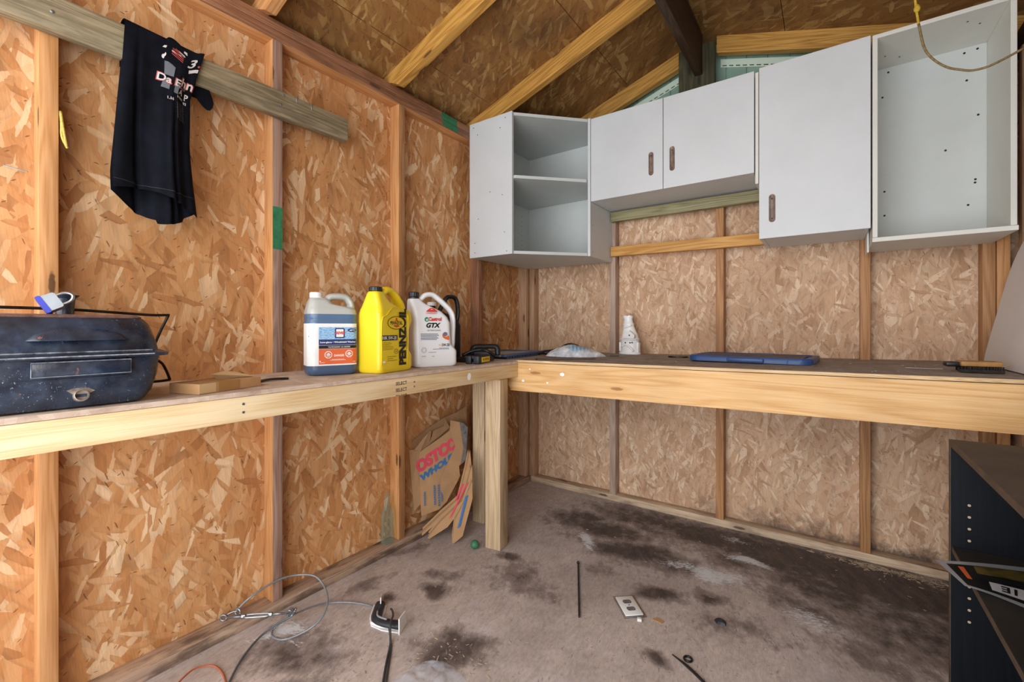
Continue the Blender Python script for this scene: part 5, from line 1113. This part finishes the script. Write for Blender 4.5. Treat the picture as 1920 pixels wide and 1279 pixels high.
# crumbs and wood splinters: uncountable litter
bm = BM(); random.seed(5)
def chip(x, y, r, a=None):
    a = random.uniform(0, math.pi) if a is None else a; l = r*random.uniform(.8, 3.2); w = r*random.uniform(.25, .8); c, s_ = math.cos(a), math.sin(a); h = random.uniform(.0005, .002)
    q = [(x+c*l*p-s_*w*q_, y+s_*l*p+c*w*q_) for p, q_ in ((-1, -1), (1, -.7), (.8, 1), (-.9, .8))]; prism(bm, q, .0006, .0006+h)
for _ in range(260): chip(random.uniform(.15, 2.1), random.uniform(-1.9, -.12), random.uniform(.0012, .0035))
for _ in range(300):
    x = random.gauss(1.98, .12); chip(min(2.3, x), -.085-abs(random.gauss(0, .03)), random.uniform(.002, .005))
for _ in range(60): chip(random.gauss(.73, .1), random.gauss(-1.56, .06), random.uniform(.0015, .004))
for _ in range(25): chip(random.gauss(.135, .012), random.gauss(-1.10, .012), random.uniform(.002, .004))
obj('floor_litter', bm, plain('litter_pale', 'b8a68c', .8, var=.25, scale=40), None, kind='stuff', label='scattered pale wood crumbs and splinters on the floor', cat='litter')
bm = BM(); random.seed(8)
for _ in range(120): x = random.uniform(.5, 2.3); chip(x, random.uniform(-.8, -.08), random.uniform(.001, .0025)); 
for v in bm.verts: v.co.z += ZB(v.co.x)
obj('bench_litter', bm, plain('litter_grey', 'a8a098', .8, var=.25, scale=40), None, kind='stuff', label='fine crumbs scattered over the back bench top', cat='litter')

# each loose screw, nail, rib or plate becomes an object of its own
def islands(o):
    me = o.data; n = len(me.vertices); p = list(range(n))
    def f(i):
        while p[i] != i: p[i] = p[p[i]]; i = p[i]
        return i
    for e in me.edges: p[f(e.vertices[0])] = f(e.vertices[1])
    ids = [f(i) for i in range(n)]; roots = sorted(set(ids))
    if len(roots) < 2: return
    for k in roots[1:]+roots[:1]:
        bm = bmesh.new(); bm.from_mesh(me); bm.verts.ensure_lookup_table()
        bmesh.ops.delete(bm, geom=[v for v in bm.verts if ids[v.index] != k], context='VERTS')
        m2 = bpy.data.meshes.new(o.data.name); bm.to_mesh(m2); bm.free()
        for m in me.materials: m2.materials.append(m)
        if k == roots[0]: o.data = m2
        else: c = o.copy(); c.data = m2; COL.objects.link(c)
for o in list(bpy.data.objects):
    if o.type == 'MESH' and o.parent and o.name.split('.')[0] in ('handle_screw', 'nail_head', 'bent_nail', 'screw', 'paint_splash', 'side_buttress', 'threaded_rod', 'end_plate', 'side_rib', 'side_rail', 'rope_end', 'grip', 'shackle_ring', 'print_dot', 'rib', 'vent_slot'): islands(o)

# ------------------------------------------------------------------ camera and light
cam = bpy.data.cameras.new('camera'); co = bpy.data.objects.new('camera', cam); COL.objects.link(co); scene.camera = co
co.location = (1.755, -2.648, 1.07); co.rotation_euler = (R(90), 0, R(35.4))
cam.sensor_width = 36; cam.lens = 835/1920*36; cam.shift_y = -(639.5-612)/1920; cam.clip_start = .02
def area(name, loc, rot, sx, sy, e, c=(1, 1, 1)):
    l = bpy.data.lights.new(name, 'AREA'); l.shape = 'RECTANGLE'; l.size = sx; l.size_y = sy; l.energy = e; l.color = c
    o = bpy.data.objects.new(name, l); COL.objects.link(o); o.location = loc; o.rotation_euler = rot; return o
area('daylight_through_doorway', (1.05, -3.32, 1.15), (R(90), 0, 0), 2.1, 2.1, 63, (.965, .98, 1.))
area('side_fill_light', (2.39, -2.98, 1.35), (R(90), 0, R(78)), .6, .9, 9, (.97, .985, 1.))  # added fill lamp from the right, brightens faces turned towards +x
wd = bpy.data.worlds.new('world'); scene.world = wd; wd.use_nodes = True
bg = wd.node_tree.nodes['Background']; bg.inputs[0].default_value = (.86, .92, 1, 1); bg.inputs[1].default_value = 1.2
scene.view_settings.view_transform = 'Standard'; scene.view_settings.look = 'None'; scene.view_settings.exposure = 0
scene.cycles.use_denoising = True; scene.cycles.max_bounces = 8; scene.cycles.diffuse_bounces = 4; scene.cycles.glossy_bounces = 2; scene.cycles.transmission_bounces = 6
scene.cycles.use_adaptive_sampling = True; scene.cycles.adaptive_threshold = .035; scene.cycles.adaptive_min_samples = 12
